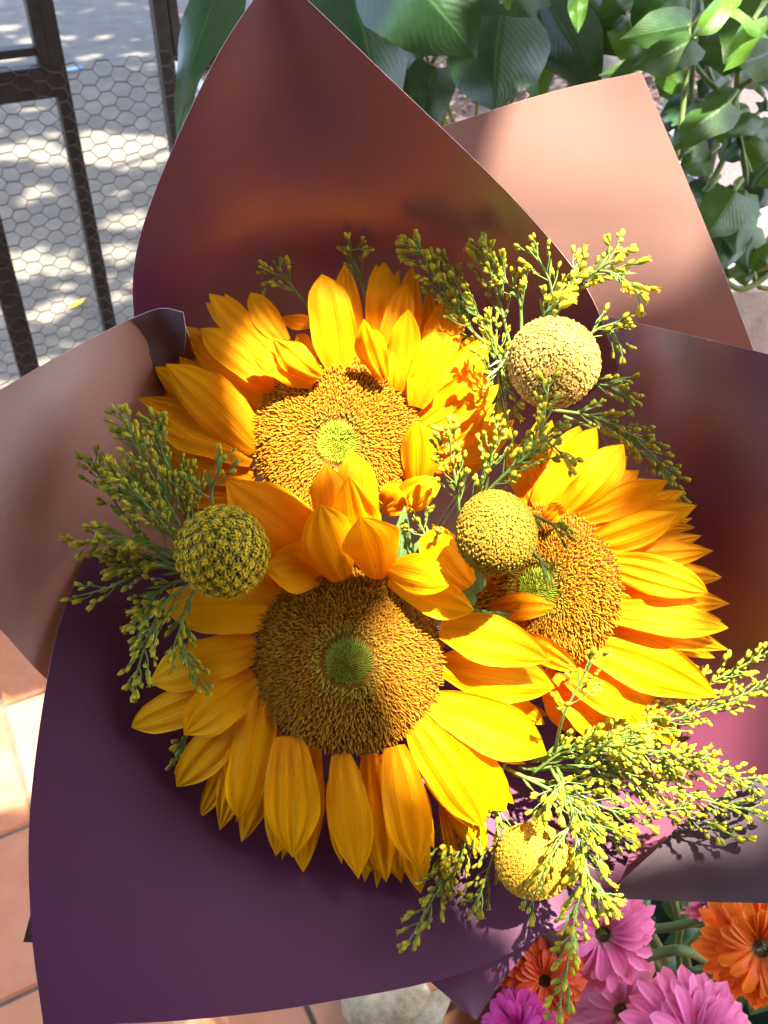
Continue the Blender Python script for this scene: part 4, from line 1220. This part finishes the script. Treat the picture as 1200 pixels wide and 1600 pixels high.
VL = [ # base, tip, width, depth, roll, material
 (1075, 40, 968, 62, 62, .92, -.5, 'leaf_mid'), (1085, 62, 985, 108, 66, .88, .2, 'leaf_mid'), (1055, 75, 935, 118, 50, .93, .3, 'leaf_mid'),
 (1000, 60, 948, 50, 70, .99, .3, 'leaf_lime'), (1060, 130, 1000, 70, 44, .97, .1, 'leaf_lime'), (1140, -10, 1075, 62, 46, .86, .7, 'leaf_lime'),
 (1140, 10, 1205, 62, 40, .85, -.6, 'leaf_lime'), (1180, 30, 1130, 112, 44, .86, .6, 'leaf_lime'), (1200, -10, 1130, 100, 120, .92, .2, 'leaf_mid'),
 (1140, 60, 1130, 120, 90, .95, .2, 'leaf_mid'), (1225, 70, 1150, 100, 80, .93, -.2, 'leaf_mid'), (1190, 110, 1140, 60, 70, 1.0, .3, 'leaf_dark'),
 (1140, 160, 1046, 238, 64, .90, .2, 'leaf_mid'), (1120, 140, 1165, 165, 50, .99, -.4, 'leaf_mid'), (1080, 150, 1040, 200, 60, 1.0, .4, 'leaf_dark'),
 (1065, 215, 1040, 290, 60, 1.0, .3, 'leaf_dark'), (1110, 240, 1060, 262, 56, .98, -.3, 'leaf_mid'), (1130, 225, 1160, 250, 36, .99, .5, 'leaf_dark'),
 (1180, 180, 1130, 215, 44, .96, .4, 'leaf_mid'), (1205, 165, 1180, 160, 30, .96, .4, 'leaf_dark'), (1215, 195, 1160, 212, 40, .97, .2, 'leaf_mid'),
 (1150, 300, 1100, 375, 80, .94, .2, 'leaf_mid'), (1115, 290, 1090, 345, 66, 1.0, -.2, 'leaf_dark'), (1165, 300, 1150, 400, 72, .97, -.1, 'leaf_mid'),
 (1130, 345, 1120, 430, 90, .98, .3, 'leaf_dark'), (1175, 350, 1170, 430, 80, 1.0, -.3, 'leaf_mid'), (1195, 270, 1180, 330, 60, 1.0, .2, 'leaf_dark'),
 (1100, 300, 1050, 300, 54, 1.02, .2, 'leaf_dark'), (1095, 360, 1080, 410, 50, 1.04, .2, 'leaf_dark'), (1180, 390, 1210, 420, 50, 1.0, .2, 'leaf_mid'),
 (1205, 250, 1225, 300, 60, .98, .2, 'leaf_mid'), (1030, 30, 1005, -20, 80, .98, .2, 'leaf_mid'), (975, 20, 955, -25, 70, 1.0, .2, 'leaf_mid'),
 (1060, -10, 1010, 30, 70, .95, .2, 'leaf_mid'), (1100, -30, 1050, 40, 80, 1.0, -.2, 'leaf_dark'), (1150, -40, 1100, 20, 80, .97, .3, 'leaf_mid'),
 (1110, 40, 1100, 110, 80, 1.03, .3, 'leaf_dark'), (1060, 110, 1030, 150, 60, 1.04, .3, 'leaf_mid'), (1120, 400, 1100, 445, 44, 1.02, .1, 'leaf_dark'),
 (1150, 415, 1165, 448, 44, 1.02, .1, 'leaf_mid'), (1045, 250, 1062, 330, 50, 1.05, .3, 'leaf_dark'), (1090, 180, 1100, 235, 50, 1.04, -.3, 'leaf_dark'),
]
for i, (bx, by, tx, ty, w_, d_, ro, mm) in enumerate(VL):
    leaf_part(vine, (bx, by), (tx, ty), w_, d_, d_ - random.uniform(-.01, .03), M[mm], random.uniform(.005, .02), ro, .12, random.uniform(-8, 8), random.uniform(.15, .35), 50 + i,
              petiole=(bx + random.uniform(5, 22), by - random.uniform(5, 30), d_ + .03), wav=.003)

for i in range(46):
    bx, by = random.uniform(1035, 1235), random.uniform(-40, 400); a = random.uniform(.6, 2.5); L_ = random.uniform(45, 90)
    d_ = random.uniform(1.04, 1.14)
    leaf_part(vine, (bx, by), (bx + L_ * math.cos(a), by + L_ * math.sin(a)), L_ * random.uniform(.55, .8), d_, d_ - random.uniform(-.02, .03),
              M[random.choice(['leaf_mid', 'leaf_dark', 'leaf_mid'])], random.uniform(.004, .02), random.uniform(-.6, .6), .12, random.uniform(-8, 8), random.uniform(.1, .4), 300 + i, wav=.004)

# ------------------------------------------------------------------ street tree whose crown hangs over the terrace
trunk_base = F0 + FD * (pa + 2.0) + FN * (p_n0 + .9); trunk_base.z = -.06
tree = thing('street_tree', 'grey barked street tree in the mulched pit, its crown overhanging the terrace', 'tree', trunk_base)
mb = MB(); tb = trunk_base
top = tb + Vector((-.2, -.3, 2.9))
tp = [tb, tb + Vector((.03, .02, .9)), tb + Vector((-.06, -.1, 2.0)), top]
mb.tube([catmull(tp, k / 12) for k in range(13)], [.13 - .004 * k + (.05 if k == 0 else 0) for k in range(13)], 14)
M['bark'] = ground_mat('grey_bark', (.16, .14, .12), (.30, .27, .24), 14, 60, 1.0)
mb.build('trunk', M['bark'], tree)
limbs = []
for (x, y, z) in ((.2, 1.0, 3.7), (-1.0, 1.8, 3.9), (-.9, .3, 3.1), (.9, .2, 3.3), (-.2, 3.2, 4.3), (1.9, 3.8, 4.4), (-2.2, 3.8, 4.1), (-.6, 6.6, 4.6), (1.5, 6.4, 4.6), (-2.4, 5.6, 4.4), (2.2, 1.6, 3.9)):
    e = Vector((x, y, z)); mid = top.lerp(e, .5) + Vector((0, 0, .25))
    mb = MB(); mb.tube([catmull([top, mid, e], k / 8) for k in range(9)], [.06 - .006 * k for k in range(9)], 7); mb.build('limb', M['bark'], tree)
# leaves of the crown; gaps cut along the sun's rays to place the sun patches
S = np.array(SUN)
def gap(px, py, d, r): return (np.array(P(px, py, d)), r)
gaps = [gap(500, 690, .42, .026), gap(385, 575, .42, .006), gap(865, 560, .38, .020), gap(800, 700, .385, .002), gap(950, 430, .40, .022), gap(930, 260, .49, .008), gap(790, 230, .49, .008), gap(1040, 400, .49, .02),
        gap(690, 950, .40, -.012), gap(985, 1060, .42, .020), gap(1110, 1150, .42, .032), gap(1185, 1060, .42, .024),
        gap(730, 1120, .40, .004), gap(560, 505, .42, .006), gap(470, 1230, .40, -.014), gap(620, 1250, .40, -.014), gap(340, 1150, .40, -.018), gap(850, 1325, .41, .006), gap(950, 1230, .41, .018)]
for (px, py, r_) in ((30, 1180, .11), (0, 1150, .10)):
    gaps.append((np.array(G(px, py)), r_))
for (px, py, r_) in ((200, 235, .26), (150, 215, .12), (40, 235, .16), (95, 245, .1), (35, 415, .13), (95, 415, .07), (190, 395, .08), (200, 345, .09), (95, 490, .09), (50, 170, .06), (15, 60, .12), (50, 35, .10), (140, 60, .05), (105, 30, .06), (215, 55, .08), (10, 15, .1), (160, 30, .05), (60, 300, .06), (180, 300, .05)):
    gaps.append((np.array(G(px, py)), r_ * .8))
for (px, py, d, r_) in ((1110, 70, .9, .05), (900, 25, .86, .02), (660, 40, .9, .04), (1150, 20, .86, .04), (1085, 195, .92, .03)):
    gaps.append(gap(px, py, d, r_))
def box_pts(n, x0, x1, y0, y1, z0, z1):
    return np.stack([rng.uniform(x0, x1, n), rng.uniform(y0, y1, n), rng.uniform(z0, z1, n)], 1)
pos = np.concatenate([box_pts(9500, -1.0, 1.4, -1.0, 1.3, 2.4, 3.2), box_pts(6500, -1.6, 2.2, -1.0, 3.0, 3.3, 4.1), box_pts(56000, -5.0, 4.0, 2.4, 10.5, 4.6, 6.0)])
NL = len(pos)
rad = rng.uniform(.045, .075, NL)
keep = np.ones(NL, bool)
# leaves are dropped along the sun ray to each chosen patch
cl_c = rng.uniform(0, 1, (60, 2)) * np.array([7.0, 10.4]) + np.array([-3.6, -1.2])
for g, r_ in gaps:
    dv = pos - g
    t = dv @ S
    dist = np.linalg.norm(dv - t[:, None] * S, axis=1)
    keep &= dist > (r_ + rad * .55)
pos = pos[keep]; rad = rad[keep]
NLk = len(pos)
nrm = rng.normal(0, .45, (NLk, 3)) + np.array([0, 0, 1.0]); nrm /= np.linalg.norm(nrm, axis=1)[:, None]
ta = rng.normal(0, 1, (NLk, 3)); ta -= (ta * nrm).sum(1)[:, None] * nrm; ta /= np.linalg.norm(ta, axis=1)[:, None]
tb_ = np.cross(nrm, ta)
shape = [(-1, 0), (-.4, .48), (.35, .42), (1, 0), (.35, -.42), (-.4, -.48)]
LV = np.zeros((NLk, 6, 3))
for k, (a, b) in enumerate(shape):
    LV[:, k] = pos + ta * (a * rad)[:, None] * 1.15 + tb_ * (b * rad)[:, None] * 1.15 + nrm * ((abs(b) * .25) * rad)[:, None]
LF = []
for i in range(NLk):
    q = i * 6; LF.append((q, q + 1, q + 2, q + 3)); LF.append((q, q + 3, q + 4, q + 5))
uvs = np.tile(np.array([(.5, 0), (0, .3), (0, .7), (.5, 1), (1, .7), (1, .3)]), (NLk, 1))
part('crown', LV.reshape(-1, 3), LF, M['tree_leaf'], tree, uvs=uvs, smooth=False, kind='stuff')
print('tiles', cnt, 'leaves', NLk, 'objects', len(bpy.data.objects))
